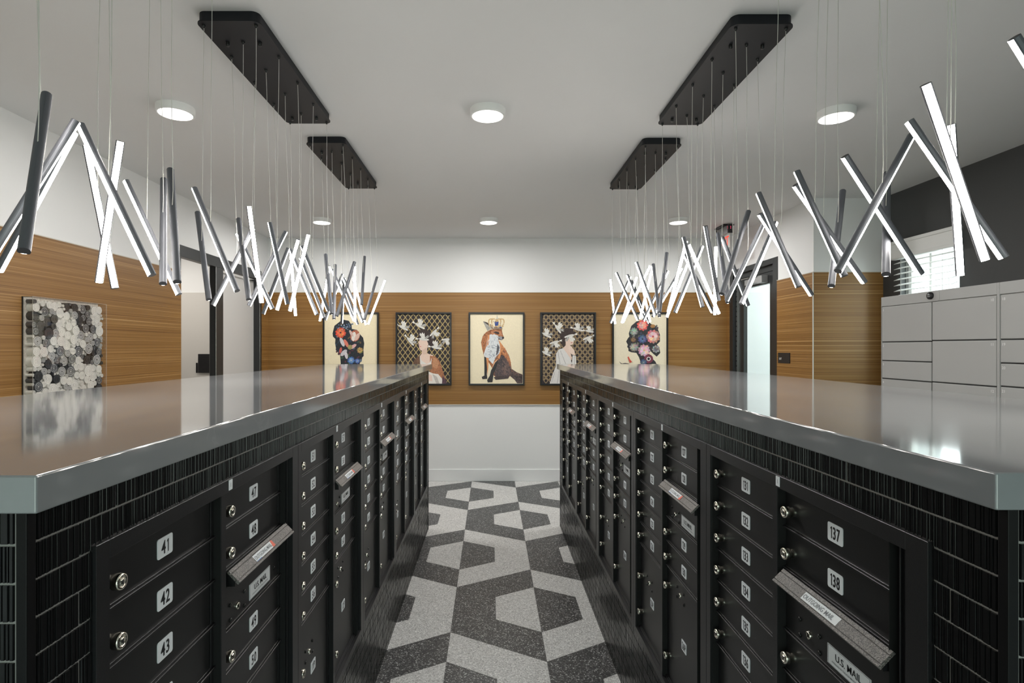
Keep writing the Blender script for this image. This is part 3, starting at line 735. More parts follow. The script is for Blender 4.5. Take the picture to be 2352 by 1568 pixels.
# ------------------------------------------------------------------ ceiling lights
g = G(); g.lathe([(.101, 0), (.101, .038), (.098, .042), (.090, .042), (.089, .040), (.0005, .040)], (0, 0, 0), (0, 0, -1), 48, 'lamp_white'); _o = g.build('lamp_body'); LB = _o.data; bpy.data.objects.remove(_o)
g = G(); g.lathe([(.0885, 0), (.0885, .002), (.086, .003), (.0005, .003)], (0, 0, 0), (0, 0, -1), 48, 'lens'); _o = g.build('lamp_lens'); LE = _o.data; bpy.data.objects.remove(_o)
for (px, py, name) in ((403, 263, 'left near'), (1120, 268, 'centre near'), (1920, 272, 'right near'), (739, 512, 'left far'), (1122, 512, 'centre far'), (1558, 512, 'right far')):
    yy = (HC-.042-EYE)*FPX/(CY-py); xx = (px-CX)*yy/FPX
    a, b_ = name.split()
    lab = {'left near': 'round white ceiling light to the left of the near left canopy', 'centre near': 'round white ceiling light above the aisle, the nearer of the two there',
           'right near': 'round white ceiling light to the right of the near right canopy', 'left far': 'round white ceiling light beyond the far left canopy, near the back wall',
           'centre far': 'round white ceiling light above the fox picture near the back wall', 'right far': 'round white ceiling light beyond the far right canopy, beside the exit sign'}[name]
    c = empty('ceiling_light', (xx, yy, HC)); tag(c, lab, 'ceiling light', 'round ceiling lights')
    put('lamp_body', LB, c, (0, 0, 0)); put('lens', LE, c, (0, 0, -.040))
    ll = bpy.data.lights.new('lamp_light', 'AREA'); ll.shape = 'DISK'; ll.size = .17; ll.energy = 7.5 if b_ == 'far' else 9 if a == 'centre' else 3; ll.color = (1, .985, .96)
    lo_ = bpy.data.objects.new('lamp_light', ll); COL.objects.link(lo_); lo_.parent = c; lo_.location = (0, 0, -.047)

# ------------------------------------------------------------------ pictures
class Art:
    """flat print: polygons stacked in thin layers; crop pixel coordinates mapped on the canvas"""
    def __init__(s, x0, x1, y0, y1, w_, h_): s.g = G(); s.b = (x0, x1, y0, y1); s.s = (w_, h_); s.k = 0; s.n = 0
    def P(s, x, y):
        x0, x1, y0, y1 = s.b; x = min(max(x, x0), x1); y = min(max(y, y0), y1)
        return ((x-x0)/(x1-x0)-.5)*s.s[0], (.5-(y-y0)/(y1-y0))*s.s[1]
    def poly(s, pts, c, lay=None):
        s.n += 1
        if lay is None: s.k += .00003
        yy = -s.k
        q = [s.P(*p) for p in pts]; s.g.face([(a, yy, b_) for a, b_ in q], cmat(c))
    def disc(s, cx, cy, r_, c, n=14, ry=None, rot=0):
        ry = ry or r_; s.poly([(cx+r_*math.cos(t)*math.cos(rot)-ry*math.sin(t)*math.sin(rot), cy+r_*math.cos(t)*math.sin(rot)+ry*math.sin(t)*math.cos(rot)) for t in [2*math.pi*i/n for i in range(n)]], c)
    def line(s, pts, wd, c, inc=True):
        if inc: s.k += .00002
        for a, b_ in zip(pts[:-1], pts[1:]):
            dx, dy = b_[0]-a[0], b_[1]-a[1]; L_ = math.hypot(dx, dy) or 1; nx, ny = -dy/L_*wd/2, dx/L_*wd/2
            s.poly([(a[0]+nx, a[1]+ny), (b_[0]+nx, b_[1]+ny), (b_[0]-nx, b_[1]-ny), (a[0]-nx, a[1]-ny)], c, 0)
    def flower(s, cx, cy, r_, n, c1, c2, cc, rnd):
        s.disc(cx, cy, r_*.9, tuple(v*.6 for v in c1), 12)
        for ring, rr, col in ((0, .62, c1), (1, .38, c2)):
            for i in range(n):
                t = 2*math.pi*(i+.5*ring)/n+rnd.uniform(-.12, .12); col_ = tuple(min(1, v*rnd.uniform(.7, 1.25)) for v in col)
                s.disc(cx+math.cos(t)*r_*rr, cy+math.sin(t)*r_*rr, r_*.40*(1-.25*ring), col_, 8, r_*.20, t)
        s.disc(cx, cy, r_*.16, cc, 8)
    def fur(s, poly, n_, cols, ln, ang, wd, rnd, spread=.35):
        xs = [p[0] for p in poly]; ys = [p[1] for p in poly]; c_ = 0; s.k += .00003
        while c_ < n_:
            x = rnd.uniform(min(xs), max(xs)); y = rnd.uniform(min(ys), max(ys)); ins = False; j = len(poly)-1
            for i in range(len(poly)):
                if (poly[i][1] > y) != (poly[j][1] > y) and x < (poly[j][0]-poly[i][0])*(y-poly[i][1])/(poly[j][1]-poly[i][1])+poly[i][0]: ins = not ins
                j = i
            if not ins: continue
            c_ += 1
            if c_ % 20 == 0: s.k += .00002
            t = ang+rnd.uniform(-spread, spread); L_ = ln*rnd.uniform(.5, 1.2); w_ = wd*rnd.uniform(.6, 1.3)
            dx, dy = math.cos(t)*L_/2, math.sin(t)*L_/2; nx, ny = -math.sin(t)*w_/2, math.cos(t)*w_/2
            s.poly([(x-dx, y-dy), (x+nx, y+ny), (x+dx, y+dy), (x-nx, y-ny)], rnd.choice(cols), 0)
    def bird(s, cx, cy, sc, rot, c=(.72, .70, .66)):
        def T_(pts): return [(cx+(x*math.cos(rot)-y*math.sin(rot))*sc, cy+(x*math.sin(rot)+y*math.cos(rot))*sc) for x, y in pts]
        d = tuple(v*.62 for v in c); li = tuple(min(1, v*1.2) for v in c)
        s.poly(T_([(-90, 5), (-40, -22), (20, -20), (70, -6), (100, 2), (60, 18), (0, 26), (-50, 22)]), c)
        s.poly(T_([(-30, -15), (-75, -60), (-70, -95), (-45, -78), (-35, -110), (-12, -80), (0, -105), (12, -60), (25, -18)]), li)
        s.poly(T_([(10, -10), (40, -55), (75, -80), (70, -55), (100, -60), (70, -30), (40, -5)]), d)
        s.poly(T_([(-85, 4), (-130, -12), (-125, 8), (-140, 22), (-90, 18)]), li)
        for q_ in (-60, -45, -25, -8): s.line(T_([(q_+20, -22), (q_-4, -80)]), 4*sc, d)
        s.disc(*T_([(72, 2)])[0], 14*sc, li, 8)
PW, PH = .695, .909
def picture(pxc, art, label):
    x = (pxc-CX)*(YW-.03)/FPX*1.0; e_ = empty('framed_print', (x, YW-T, 1.655)); tag(e_, label, 'picture', 'framed prints on the back wall')
    g = G(); t_ = .020
    g.box(-PW/2, PW/2, -.036, 0, PH/2-t_, PH/2, 'frameblack'); g.box(-PW/2, PW/2, -.036, 0, -PH/2, -PH/2+t_, 'frameblack')
    g.box(-PW/2, -PW/2+t_, -.036, 0, -PH/2+t_, PH/2-t_, 'frameblack'); g.box(PW/2-t_, PW/2, -.036, 0, -PH/2+t_, PH/2-t_, 'frameblack')
    g.build('frame', e_, .0015)
    o = art.g.build('print', e_); o.location = (0, -.020, 0)
CWD, CHT = PW-.04, PH-.04
CREAM = (.86, .76, .55)
def new_art(x0, x1, y0, y1, bgc):
    a = Art(x0, x1, y0, y1, CWD, CHT); a.poly([(x0, y0), (x1, y0), (x1, y1), (x0, y1)], bgc); a.k += .0001; return a
# 3: fox with crown
a = new_art(148, 995, 215, 1355, CREAM)
RU, RD, OR_, DK, GY, WH = (.36, .13, .05), (.22, .09, .05), (.70, .30, .12), (.03, .028, .03), (.30, .27, .25), (.72, .74, .76)
a.poly([(770, 1215), (820, 1115), (900, 1170), (990, 1205), (990, 1350), (905, 1350), (860, 1290)], (.085, .06, .055))
a.poly([(820, 1115), (900, 1170), (990, 1205), (990, 1240), (880, 1220), (810, 1170)], (.17, .10, .08))
a.poly([(350, 575), (400, 515), (480, 470), (655, 465), (668, 540), (694, 605), (665, 642), (600, 640), (650, 700), (720, 800), (775, 905), (800, 1000), (812, 1100), (830, 1190), (770, 1250), (600, 1262), (525, 1225), (500, 1100), (440, 1000), (370, 900), (338, 780), (322, 680)], RU)
a.poly([(650, 700), (720, 800), (790, 950), (800, 1010), (740, 960), (680, 880), (640, 800)], OR_)
a.poly([(640, 900), (740, 950), (800, 1060), (820, 1190), (760, 1250), (600, 1256), (530, 1215), (560, 1050)], (.10, .07, .07))
a.poly([(700, 1000), (770, 1040), (790, 1150), (740, 1220), (680, 1200)], (.17, .11, .10))
a.poly([(650, 880), (700, 900), (690, 1000), (620, 1100), (600, 1000)], (.07, .055, .06))
a.poly([(345, 600), (420, 540), (440, 700), (380, 860), (335, 760)], (.45, .17, .07))
rq = random.Random(9)
a.fur([(350, 575), (400, 515), (480, 470), (655, 465), (668, 540), (600, 640), (650, 700), (720, 800), (775, 905), (740, 960), (640, 850), (440, 1000), (370, 900), (338, 780), (330, 680)], 260, [(.45, .17, .07), (.28, .10, .045), (.58, .24, .10), (.20, .08, .05)], 50, 1.5, 9, rq)
a.fur([(640, 900), (740, 950), (800, 1060), (815, 1180), (760, 1240), (600, 1246), (540, 1205), (565, 1050)], 200, [(.06, .05, .055), (.16, .11, .10), (.22, .14, .12), (.10, .08, .09)], 46, 1.3, 10, rq)
a.fur([(690, 780), (720, 800), (775, 905), (800, 1000), (800, 1090), (740, 980), (690, 880)], 90, [(.62, .26, .11), (.42, .16, .08), (.30, .12, .08)], 46, 1.2, 9, rq)
a.fur([(825, 1130), (900, 1180), (985, 1215), (985, 1340), (910, 1340), (860, 1280), (790, 1215)], 110, [(.05, .04, .045), (.15, .10, .09), (.09, .07, .07)], 44, .5, 10, rq)
a.poly([(430, 560), (520, 540), (600, 570), (600, 640), (640, 720), (625, 850), (560, 920), (510, 1035), (450, 970), (385, 930), (365, 870), (405, 750)], WH)
a.poly([(430, 560), (460, 550), (450, 700), (410, 760)], OR_)
a.fur([(440, 570), (590, 575), (595, 640), (630, 720), (615, 840), (555, 910), (510, 1020), (450, 960), (390, 920), (372, 870), (410, 750)], 170, [(.82, .83, .84), (.60, .64, .70), (.70, .70, .70), (.45, .48, .54)], 44, 1.5, 8, rq)
rn = random.Random(3)
for i in range(46):
    x = rn.uniform(425, 600); y = rn.uniform(640, 960); a.line([(x, y), (x+rn.uniform(15, 45), y+rn.uniform(-8, 12))], rn.uniform(4, 9), rn.choice([(.12, .12, .14), (.33, .36, .42), (.5, .53, .58)]))
a.poly([(585, 700), (620, 760), (600, 850), (560, 900), (575, 800)], (.10, .10, .12))
a.poly([(600, 640), (650, 700), (655, 800), (620, 950), (590, 930), (630, 820), (625, 720)], OR_)
a.poly([(480, 500), (560, 480), (640, 500), (668, 560), (640, 580), (560, 530), (500, 560)], (.55, .24, .12))
a.poly([(515, 512), (560, 500), (605, 510), (620, 545), (590, 548), (545, 528)], (.05, .03, .03))
a.poly([(590, 590), (640, 580), (692, 600), (660, 642), (620, 640)], (.35, .35, .37)); a.disc(675, 605, 19, DK, 10); a.line([(600, 612), (650, 640)], 7, DK)
a.poly([(352, 335), (400, 355), (480, 390), (495, 450), (425, 492), (390, 420)], (.42, .40, .36)); a.poly([(352, 335), (410, 350), (482, 390), (494, 445), (440, 400)], (.06, .045, .04))
a.poly([(372, 910), (410, 930), (425, 1060), (415, 1200), (424, 1275), (345, 1282), (332, 1245), (375, 1222), (375, 1050)], DK)
a.poly([(405, 930), (445, 935), (440, 1080), (425, 1220), (418, 1080)], OR_)
a.poly([(520, 1010), (600, 940), (560, 1010), (525, 1090), (490, 1150)], (.75, .42, .25))
a.poly([(550, 1010), (600, 960), (575, 1080), (525, 1190), (505, 1330), (430, 1334), (420, 1295), (462, 1225), (482, 1140)], DK)
a.poly([(525, 1255), (560, 1235), (640, 1225), (775, 1240), (760, 1272), (560, 1292)], (.07, .05, .05))
GO, GD = (.62, .42, .20), (.30, .20, .13)
a.poly([(480, 420), (660, 432), (662, 470), (492, 462)], GD)
for x0, x1 in ((440, 495), (475, 540), (600, 655), (640, 705)):
    c_ = (x0+x1)/2; lean = (c_-575)*.35; a.line([(c_-lean*.2-8, 425), (c_+lean*.6, 370), (c_+lean*.6, 325), (c_+lean*.2, 300), (575+(c_-575)*.45, 296)], 17, GO); a.line([(c_+6, 425), (c_+lean*.6+6, 360)], 9, (.78, .66, .45))
a.poly([(555, 300), (600, 300), (612, 425), (545, 425)], GO); a.poly([(538, 345), (606, 342), (594, 408), (548, 410)], (.03, .07, .28)); a.disc(635, 437, 22, (.05, .09, .25), 8, 12); a.disc(520, 440, 12, (.65, .6, .5), 8)
a.line([(580, 240), (580, 300)], 9, (.45, .42, .36)); a.line([(565, 285), (600, 285)], 10, (.55, .62, .58))
for i in range(26): a.disc(rn.uniform(450, 690), rn.uniform(330, 455), rn.uniform(4, 8), rn.choice([(.85, .8, .68), (.2, .14, .1), (.5, .35, .2)]), 6)
picture(1140.5, a, 'framed print of a seated red fox wearing a jewelled crown, centre of the back wall')
# 2: lady with birds, ogee lattice
def lattice(a, x0, x1, y0, y1, cw, ch, wd, c, bend=True):
    m_ = 0; half = cw/2
    for k in range(int((x1-x0)/half)+2):
        xa = x0+half*k
        pts = []; pts2 = []
        n_ = int((y1-y0)/(ch/2))+1
        for j in range(n_*8+1):
            yy = y0+ch/2*j/8.0; ph = (j/8.0) % 2; tri = ph if ph < 1 else 2-ph
            f = tri
            if bend: f = tri+.10*math.sin(4*math.pi*tri)
            off = half*f
            if k % 2 == 0: pts.append((xa+off, yy)); pts2.append((xa-off, yy))
        for P_ in (pts, pts2):
            P_ = [p for p in P_ if x0 <= p[0] <= x1 and y0 <= p[1] <= y1]
            seg = []
            for p in P_:
                if seg and (abs(p[0]-seg[-1][0])+abs(p[1]-seg[-1][1]) > ch*.3):
                    if len(seg) > 1: a.line(seg, wd, c, False)
                    seg = []
                seg.append(p)
            if len(seg) > 1: a.line(seg, wd, c, False)
a = new_art(1335, 2165, 215, 1310, (.022, .016, .018))
lattice(a, 1335, 2165, 215, 1310, 84, 110, 10, (.62, .47, .20))
SK, SKD, HR = (.82, .62, .52), (.62, .40, .32), (.045, .028, .026)
a.poly([(1660, 520), (1700, 460), (1780, 450), (1850, 500), (1910, 580), (1915, 690), (1880, 750), (1820, 740), (1800, 640), (1680, 620)], HR)
a.poly([(1668, 660), (1690, 620), (1790, 600), (1825, 690), (1810, 740), (1800, 830), (1850, 850), (1900, 860), (1880, 1000), (1690, 1000), (1690, 880), (1725, 830), (1720, 790), (1695, 780), (1680, 735)], SK)
a.poly([(1720, 790), (1800, 740), (1800, 850), (1740, 850)], (.72, .52, .42))
a.poly([(1668, 690), (1690, 690), (1690, 715), (1672, 712)], SKD); a.disc(1700, 728, 13, (.55, .12, .10), 8, 6)
a.poly([(1600, 940), (1690, 860), (1695, 1000), (1580, 1000)], (.16, .085, .05))
a.poly([(1600, 940), (1690, 870), (1700, 1310), (1560, 1310), (1575, 1050)], (.16, .085, .05))
a.poly([(1850, 870), (1930, 880), (1995, 940), (2030, 1040), (2060, 1130), (2100, 1250), (2095, 1310), (1840, 1310), (1850, 1040)], (.42, .17, .08))
a.poly([(1900, 900), (1960, 920), (1990, 1000), (1960, 1080), (1890, 1040)], (.55, .27, .14))
a.poly([(1690, 860), (1720, 950), (1800, 1000), (1850, 980), (1880, 900), (1870, 1010), (1800, 1060), (1700, 1010)], (.78, .74, .70))
a.poly([(1830, 1120), (1900, 1150), (1980, 1160), (2040, 1230), (2050, 1310), (1830, 1310)], (.80, .76, .70)); a.poly([(1890, 1160), (1960, 1200), (2000, 1310), (1950, 1310)], (.55, .50, .46))
a.poly([(1830, 1160), (1880, 1180), (1890, 1270), (1830, 1270)], (.80, .60, .52))
a.poly([(2050, 1180), (2100, 1250), (2120, 1310), (2040, 1310)], (.10, .05, .07))
for bx, by, sc, ro in ((1430, 430, .95, .5), (1690, 400, 1.0, .55), (1910, 510, .9, 2.4), (1540, 640, 1.0, .9), (2110, 620, .85, 3.1), (1950, 740, 1.0, .2), (1750, 610, .95, .12)): a.bird(bx, by, sc, ro)
picture(973, a, 'framed print of a lady in a russet dress before a curved gold lattice')
# 4: lady in white, diamond lattice
a = new_art(175, 1000, 210, 1308, (.028, .018, .020))
cw, ch = 82, 100
for j in range(23):
    for i in range(-1, 11):
        cx_ = 200+i*cw+(cw/2 if j % 2 else 0); cy_ = 212+j*ch/2
        q = [(cx_, cy_-ch*.40), (cx_+cw*.40, cy_), (cx_, cy_+ch*.40), (cx_-cw*.40, cy_), (cx_, cy_-ch*.40)]
        if cx_-33 < 175 or cx_+33 > 1000 or cy_-40 < 208 or cy_+40 > 1310:
            q = [p for p in q if 176 < p[0] < 999 and 211 < p[1] < 1307]
            if len(q) < 2: continue
        a.line(q, 7, (.50, .37, .20), False)
a.poly([(455, 520), (490, 450), (560, 430), (640, 440), (690, 500), (680, 560), (560, 600), (545, 700), (510, 730), (470, 650)], HR)
a.poly([(545, 600), (670, 590), (680, 640), (665, 690), (630, 700), (600, 730), (620, 800), (650, 900), (620, 1000), (540, 860), (500, 760), (555, 700)], SK)
a.disc(645, 662, 14, (.50, .14, .12), 8, 6)
a.poly([(600, 700), (640, 720), (690, 790), (700, 860), (650, 850), (600, 790)], (.85, .66, .56))
a.poly([(400, 840), (440, 770), (510, 750), (570, 830), (620, 900), (650, 990), (660, 860), (710, 870), (722, 1040), (640, 1090), (600, 1308), (300, 1308), (350, 1150), (400, 1030)], (.74, .72, .70))
for q in ([(430, 800), (470, 1040)], [(470, 790), (560, 1020)], [(420, 1050), (600, 1060)], [(380, 1120), (330, 1290)], [(450, 1080), (420, 1300)], [(690, 880), (690, 1020)]): a.line(q, 9, (.48, .46, .45))
for bx, by, sc, ro in ((250, 540, .95, .5), (430, 440, .95, 1.0), (745, 450, .95, .3), (925, 480, .8, .2), (900, 590, .9, 2.8), (380, 660, .9, 2.9), (245, 830, .9, .5), (615, 560, .95, 2.9)): a.bird(bx, by, sc, ro)
picture(1304.5, a, 'framed print of a lady in a white dress before a diamond pattern')
# 1: floral head facing right
rf = random.Random(11)
a = new_art(172, 1015, 212, 1320, (.87, .76, .53))
DB = (.018, .022, .030)
a.poly([(300, 520), (330, 400), (420, 330), (480, 305), (560, 320), (605, 390), (610, 450), (690, 465), (745, 540), (790, 590), (808, 680), (795, 780), (800, 880), (775, 905), (770, 950), (745, 975), (735, 1010), (700, 1080), (730, 1200), (760, 1320), (400, 1320), (440, 1100), (430, 1000), (420, 860), (360, 790), (340, 680), (345, 610), (305, 570)], DB)
for i in range(60):
    x = rf.uniform(360, 760); y = rf.uniform(360, 1260)
    if x > 700 and y < 560: continue
    if y > 960: x = rf.uniform(450, 720)
    a.disc(x, y, rf.uniform(14, 34), rf.choice([(.03, .055, .09), (.05, .09, .06), (.10, .03, .05), (.16, .10, .05), (.12, .15, .20), (.03, .03, .05)]), 8, rf.uniform(8, 20), rf.uniform(0, 3))
a.flower(430, 510, 88, 11, (.72, .10, .05), (.80, .22, .08), (.05, .02, .02), rf)
a.disc(660, 560, 78, (.45, .14, .08), 12, 95, .3); a.disc(640, 570, 36, (.78, .72, .66), 10, 75, .15); a.disc(695, 575, 30, (.70, .48, .40), 10, 70, .55); a.disc(600, 520, 22, (.65, .45, .40), 8, 60, -.5)
a.disc(455, 660, 30, (.62, .60, .62), 8, 80, -.4); a.disc(520, 680, 28, (.70, .20, .14), 8, 75, -.5); a.disc(630, 730, 26, (.72, .42, .40), 8, 65, 1.0); a.disc(580, 740, 40, (.35, .30, .12), 8)
a.disc(480, 830, 34, (.60, .56, .60), 8, 70, .8); a.disc(520, 870, 26, (.68, .62, .66), 8, 62, -.2); a.disc(430, 790, 22, (.60, .12, .10), 8, 50, .2)
a.flower(740, 790, 52, 8, (.45, .30, .10), (.5, .34, .12), (.1, .05, .02), rf)
a.flower(600, 950, 62, 9, (.06, .16, .42), (.20, .33, .60), (.6, .6, .5), rf); a.flower(700, 960, 45, 8, (.05, .12, .36), (.18, .30, .55), (.5, .5, .4), rf)
for i in range(24): a.disc(rf.uniform(390, 600), rf.uniform(370, 470), rf.uniform(6, 13), rf.choice([(.20, .28, .42), (.10, .16, .28), (.32, .40, .50)]), 7)
a.flower(560, 1120, 90, 10, (.55, .30, .32), (.65, .40, .40), (.2, .05, .05), rf); a.flower(640, 1240, 60, 9, (.20, .22, .30), (.35, .36, .42), (.1, .1, .1), rf)
picture(806, a, 'framed print of a floral head silhouette facing right, behind the left far tubes')
# 5: floral head facing left
a = new_art(1325, 2150, 210, 1320, (.83, .74, .56))
a.poly([(1560, 520), (1600, 400), (1680, 330), (1760, 310), (1860, 340), (1950, 390), (2010, 430), (2050, 540), (2050, 650), (2000, 700), (2040, 740), (2055, 830), (2000, 890), (1950, 850), (1900, 800), (1880, 830), (1900, 890), (1980, 970), (2020, 1060), (2060, 1200), (2080, 1320), (1700, 1320), (1750, 1200), (1760, 1020), (1720, 900), (1680, 830), (1600, 820), (1555, 800), (1555, 760), (1535, 735), (1545, 700), (1518, 650), (1545, 600), (1570, 570)], (.03, .03, .035))
for i in range(50):
    x = rf.uniform(1590, 2010); y = rf.uniform(380, 800); a.disc(x, y, rf.uniform(14, 30), rf.choice([(.05, .06, .10), (.10, .11, .09), (.18, .17, .14), (.08, .05, .06)]), 8, rf.uniform(8, 20), rf.uniform(0, 3))
a.flower(1775, 390, 92, 9, (.75, .13, .12), (.82, .35, .30), (.8, .6, .5), rf)
a.flower(1640, 490, 66, 9, (.28, .32, .28), (.42, .45, .38), (.6, .6, .45), rf)
a.flower(1940, 570, 112, 13, (.62, .22, .22), (.80, .55, .52), (.6, .1, .1), rf)
a.flower(1775, 610, 74, 9, (.07, .10, .22), (.12, .17, .30), (.02, .02, .04), rf)
a.flower(1630, 620, 44, 7, (.22, .12, .07), (.30, .18, .10), (.05, .03, .02), rf)
a.flower(1800, 790, 98, 12, (.75, .42, .50), (.85, .58, .62), (.7, .5, .2), rf)
a.flower(1640, 740, 72, 9, (.35, .31, .26), (.48, .44, .38), (.6, .5, .4), rf)
a.flower(1985, 770, 62, 8, (.45, .45, .42), (.20, .2, .2), (.1, .1, .1), rf)
a.disc(1935, 405, 40, (.40, .20, .07), 8, 30)
a.disc(1870, 925, 72, (.20, .04, .07), 12); a.disc(1870, 925, 34, (.80, .76, .74), 10); a.disc(1870, 925, 22, (.015, .012, .02), 10)
a.flower(1790, 980, 55, 8, (.05, .09, .18), (.10, .16, .28), (.4, .4, .35), rf); a.flower(1860, 1120, 85, 10, (.60, .40, .42), (.7, .5, .5), (.3, .1, .1), rf)
a.poly([(1405, 965), (1450, 1000), (1500, 990), (1560, 1000), (1570, 1018), (1460, 1020), (1430, 1000)], (.06, .05, .05)); a.poly([(1540, 900), (1555, 885), (1575, 930), (1610, 975), (1575, 990), (1560, 950)], (.62, .08, .05))
picture(1470, a, 'framed print of a floral head silhouette facing left, behind the right far tubes')

# ------------------------------------------------------------------ paper roll art in its acrylic case, left wall
AY0, AY1, AZ0, AZ1, AD = 3.094*K, 3.688*K, 1.338, 1.974, .066
ar = empty('paper_roll_artwork', (XL+T, (AY0+AY1)/2, (AZ0+AZ1)/2), math.pi/2)
tag(ar, 'square wall artwork of black, grey and white paper rolls in a clear acrylic box', 'artwork')
# local: x -> +Y, y -> -X (into the wall), front looks to -y
hw, hh = (AY1-AY0)/2, (AZ1-AZ0)/2
g = G(); g.box(-hw, hw, -.006, 0, -hh, hh, 'frameblack'); g.build('backing_board', ar)
g = G(); g.box(-hw+.004, hw-.004, -.009, -.006, -hh+.004, hh-.004, cmat((.62, .58, .52))); g.build('mount_board', ar)
g = G(); tk = .0035
g.box(-hw, hw, -AD, -AD+tk, -hh, hh, 'acrylic'); g.box(-hw, -hw+tk, -AD+tk, -.009, -hh, hh, 'acrylic'); g.box(hw-tk, hw, -AD+tk, -.009, -hh, hh, 'acrylic')
g.box(-hw+tk, hw-tk, -AD+tk, -.009, hh-tk, hh, 'acrylic'); g.box(-hw+tk, hw-tk, -AD+tk, -.009, -hh, -hh+tk, 'acrylic')
g.box(-hw-.0006, -hw+.0008, -AD-.0006, -AD+.0008, -hh, hh, cmat((.55, .53, .48))); g.box(hw-.0008, hw+.0006, -AD-.0006, -AD+.0008, -hh, hh, cmat((.55, .53, .48)))
g.box(-hw, hw, -AD-.0006, -AD+.0008, hh-.0008, hh+.0006, cmat((.55, .53, .48)))
g.build('acrylic_case', ar)
ra = random.Random(21); rolls = []
aw, ah = hw-.014, hh-.014
for rad in [.036]*10+[.031]*30+[.027]*60+[.023]*80+[.018]*110+[.013]*160+[.009]*200:
    for _ in range(160):
        x = ra.uniform(-aw+rad, aw-rad); z = ra.uniform(-ah+rad, ah-rad)
        if all((x-a_)**2+(z-b_)**2 > (rad+c_)**2*.86 for a_, b_, c_ in rolls): rolls.append((x, z, rad)); break
rolls.sort(key=lambda t: -t[2])
WHT, CRM = (.93, .91, .86), (.86, .83, .76)
def roll(g, x, z, rad, kind, yo):
    y0, y1 = -.009, -.050-yo
    side = {0: WHT, 1: (.55, .54, .50), 2: (.07, .075, .085), 3: (.03, .033, .038), 4: (.70, .67, .60)}[kind]
    cols = {0: [WHT, CRM, WHT, WHT, CRM, WHT], 1: [(.62, .61, .58), (.22, .23, .25), (.60, .60, .58), (.30, .31, .33), (.66, .65, .62), (.12, .12, .13)],
            2: [(.10, .11, .12), (.45, .46, .46), (.07, .075, .085), (.35, .36, .37), (.09, .095, .1), (.55, .55, .53)],
            3: [(.03, .033, .038), (.055, .06, .065), (.03, .033, .038), (.05, .05, .055), (.03, .03, .035), (.05, .05, .05)],
            4: [WHT, (.04, .04, .045), WHT, WHT, WHT, WHT]}[kind]
    n_ = 18
    g.cyl((x, y0, z), (x, y1, z), rad*.99, rad*.99, n_, cmat(side), False, False)
    rr = [1, .82, .66, .50, .36, .2, 0]
    for i in range(6):
        ya = y1+(.0012 if i % 2 else 0)
        for j in range(n_):
            t0, t1 = 2*math.pi*j/n_, 2*math.pi*(j+1)/n_
            P_ = [(x+rad*.99*rr[i]*math.cos(t0), ya, z+rad*.99*rr[i]*math.sin(t0)), (x+rad*.99*rr[i]*math.cos(t1), ya, z+rad*.99*rr[i]*math.sin(t1))]
            if rr[i+1] > 0: P_ += [(x+rad*.99*rr[i+1]*math.cos(t1), ya, z+rad*.99*rr[i+1]*math.sin(t1)), (x+rad*.99*rr[i+1]*math.cos(t0), ya, z+rad*.99*rr[i+1]*math.sin(t0))]
            else: P_ += [(x, ya, z)]
            g.face(P_, cmat(cols[i]))
rest = G()
for i, (x, z, rad) in enumerate(rolls):
    # loose diagonal patches of dark and white
    f = math.sin(x*17+z*9+1)+math.sin(z*21-x*6)+ra.uniform(-.9, .9)
    kind = 0 if f > -.12 else ra.choice((1, 1, 2, 2, 3)) if f > -1.1 else ra.choice((2, 3, 3, 1))
    if rad < .013 and ra.random() < .35: kind = 4
    yo = ra.uniform(-.006, .006)
    if i < 100: g = G(); roll(g, x, z, rad, kind, yo); g.build('paper_roll', ar)
    else: roll(rest, x, z, rad, kind, yo)
o = rest.build('small_paper_rolls', ar); o['kind'] = 'stuff'

# ------------------------------------------------------------------ parcel lockers (face looks to -X)
LX = 3.13; LTOP = EYE+.401
def locker(yfar, cols, label, cam_=False):
    wd = (.97)*K; u = empty('parcel_locker', (LX, yfar, 0), -math.pi/2); tag(u, label, 'locker', 'grey parcel lockers')
    g = G(); g.box(.002, wd-.002, .012, .372, .02, LTOP, 'locker'); g.box(.004, wd-.004, .006, .012, .06, LTOP-.078, 'lockgap'); g.box(.02, wd-.02, .03, .36, 0, .02, 'lockgap')
    g.box(0, .004*K, -.002, .012, .02, LTOP, 'locker'); g.box(wd-.014, wd, -.002, .012, .02, LTOP, 'locker')
    g.box(.004, wd-.014, -.002, .012, .02, .10, 'locker'); cab = g.build('cabinet', u, .0015)
    g = G(); g.box(.0045, wd-.0145, -.002, .012, LTOP-.073, LTOP, 'locker'); hd = g.build('header', u, .0015)
    for ci, (rows_, right) in enumerate(cols):
        x0 = .006+ci*.475*K; x1 = x0+.475*K-.008; 
        if ci == 1: x1 = wd-.020
        for zt_, zb_, num in rows_:
            g = G(); g.box(x0, x1, 0, .012, zb_+.005, zt_-.003, 'locker')
            tx = x1-.030 if right[ci] else x0+.012
            if right[ci]: g.text(num, x1-.016, zt_-.028, -.0006, .017, 'locktext', 1.0, 'RIGHT')
            else: g.text(num, x0+.010, zt_-.028, -.0006, .017, 'locktext', 1.0, 'LEFT')
            g.build('locker_door', u, .004, 2)
    if cam_:
        g = G(); g.plate(rrect(.06*K, .235*K+.33, EYE+.333-.006, EYE+.333+.062, .012, 4), -.0035, -.002, 'locker'); pn = g.build('reader_panel', u)
        g = G(); g.lathe([(.026, 0), (.026, .012), (.022, .017), (.0005, .018)], (.475*K, -.0035, EYE+.368), (0, -1, 0), 28, 'frameblack')
        for ax in (-.009, 0, .009):
            for az in (-.006, .006): g.box(.475*K+ax-.002, .475*K+ax+.002, -.0225, -.0215, EYE+.368+az-.002, EYE+.368+az+.002, 'sticker')
        g.build('reader', u)
    return u
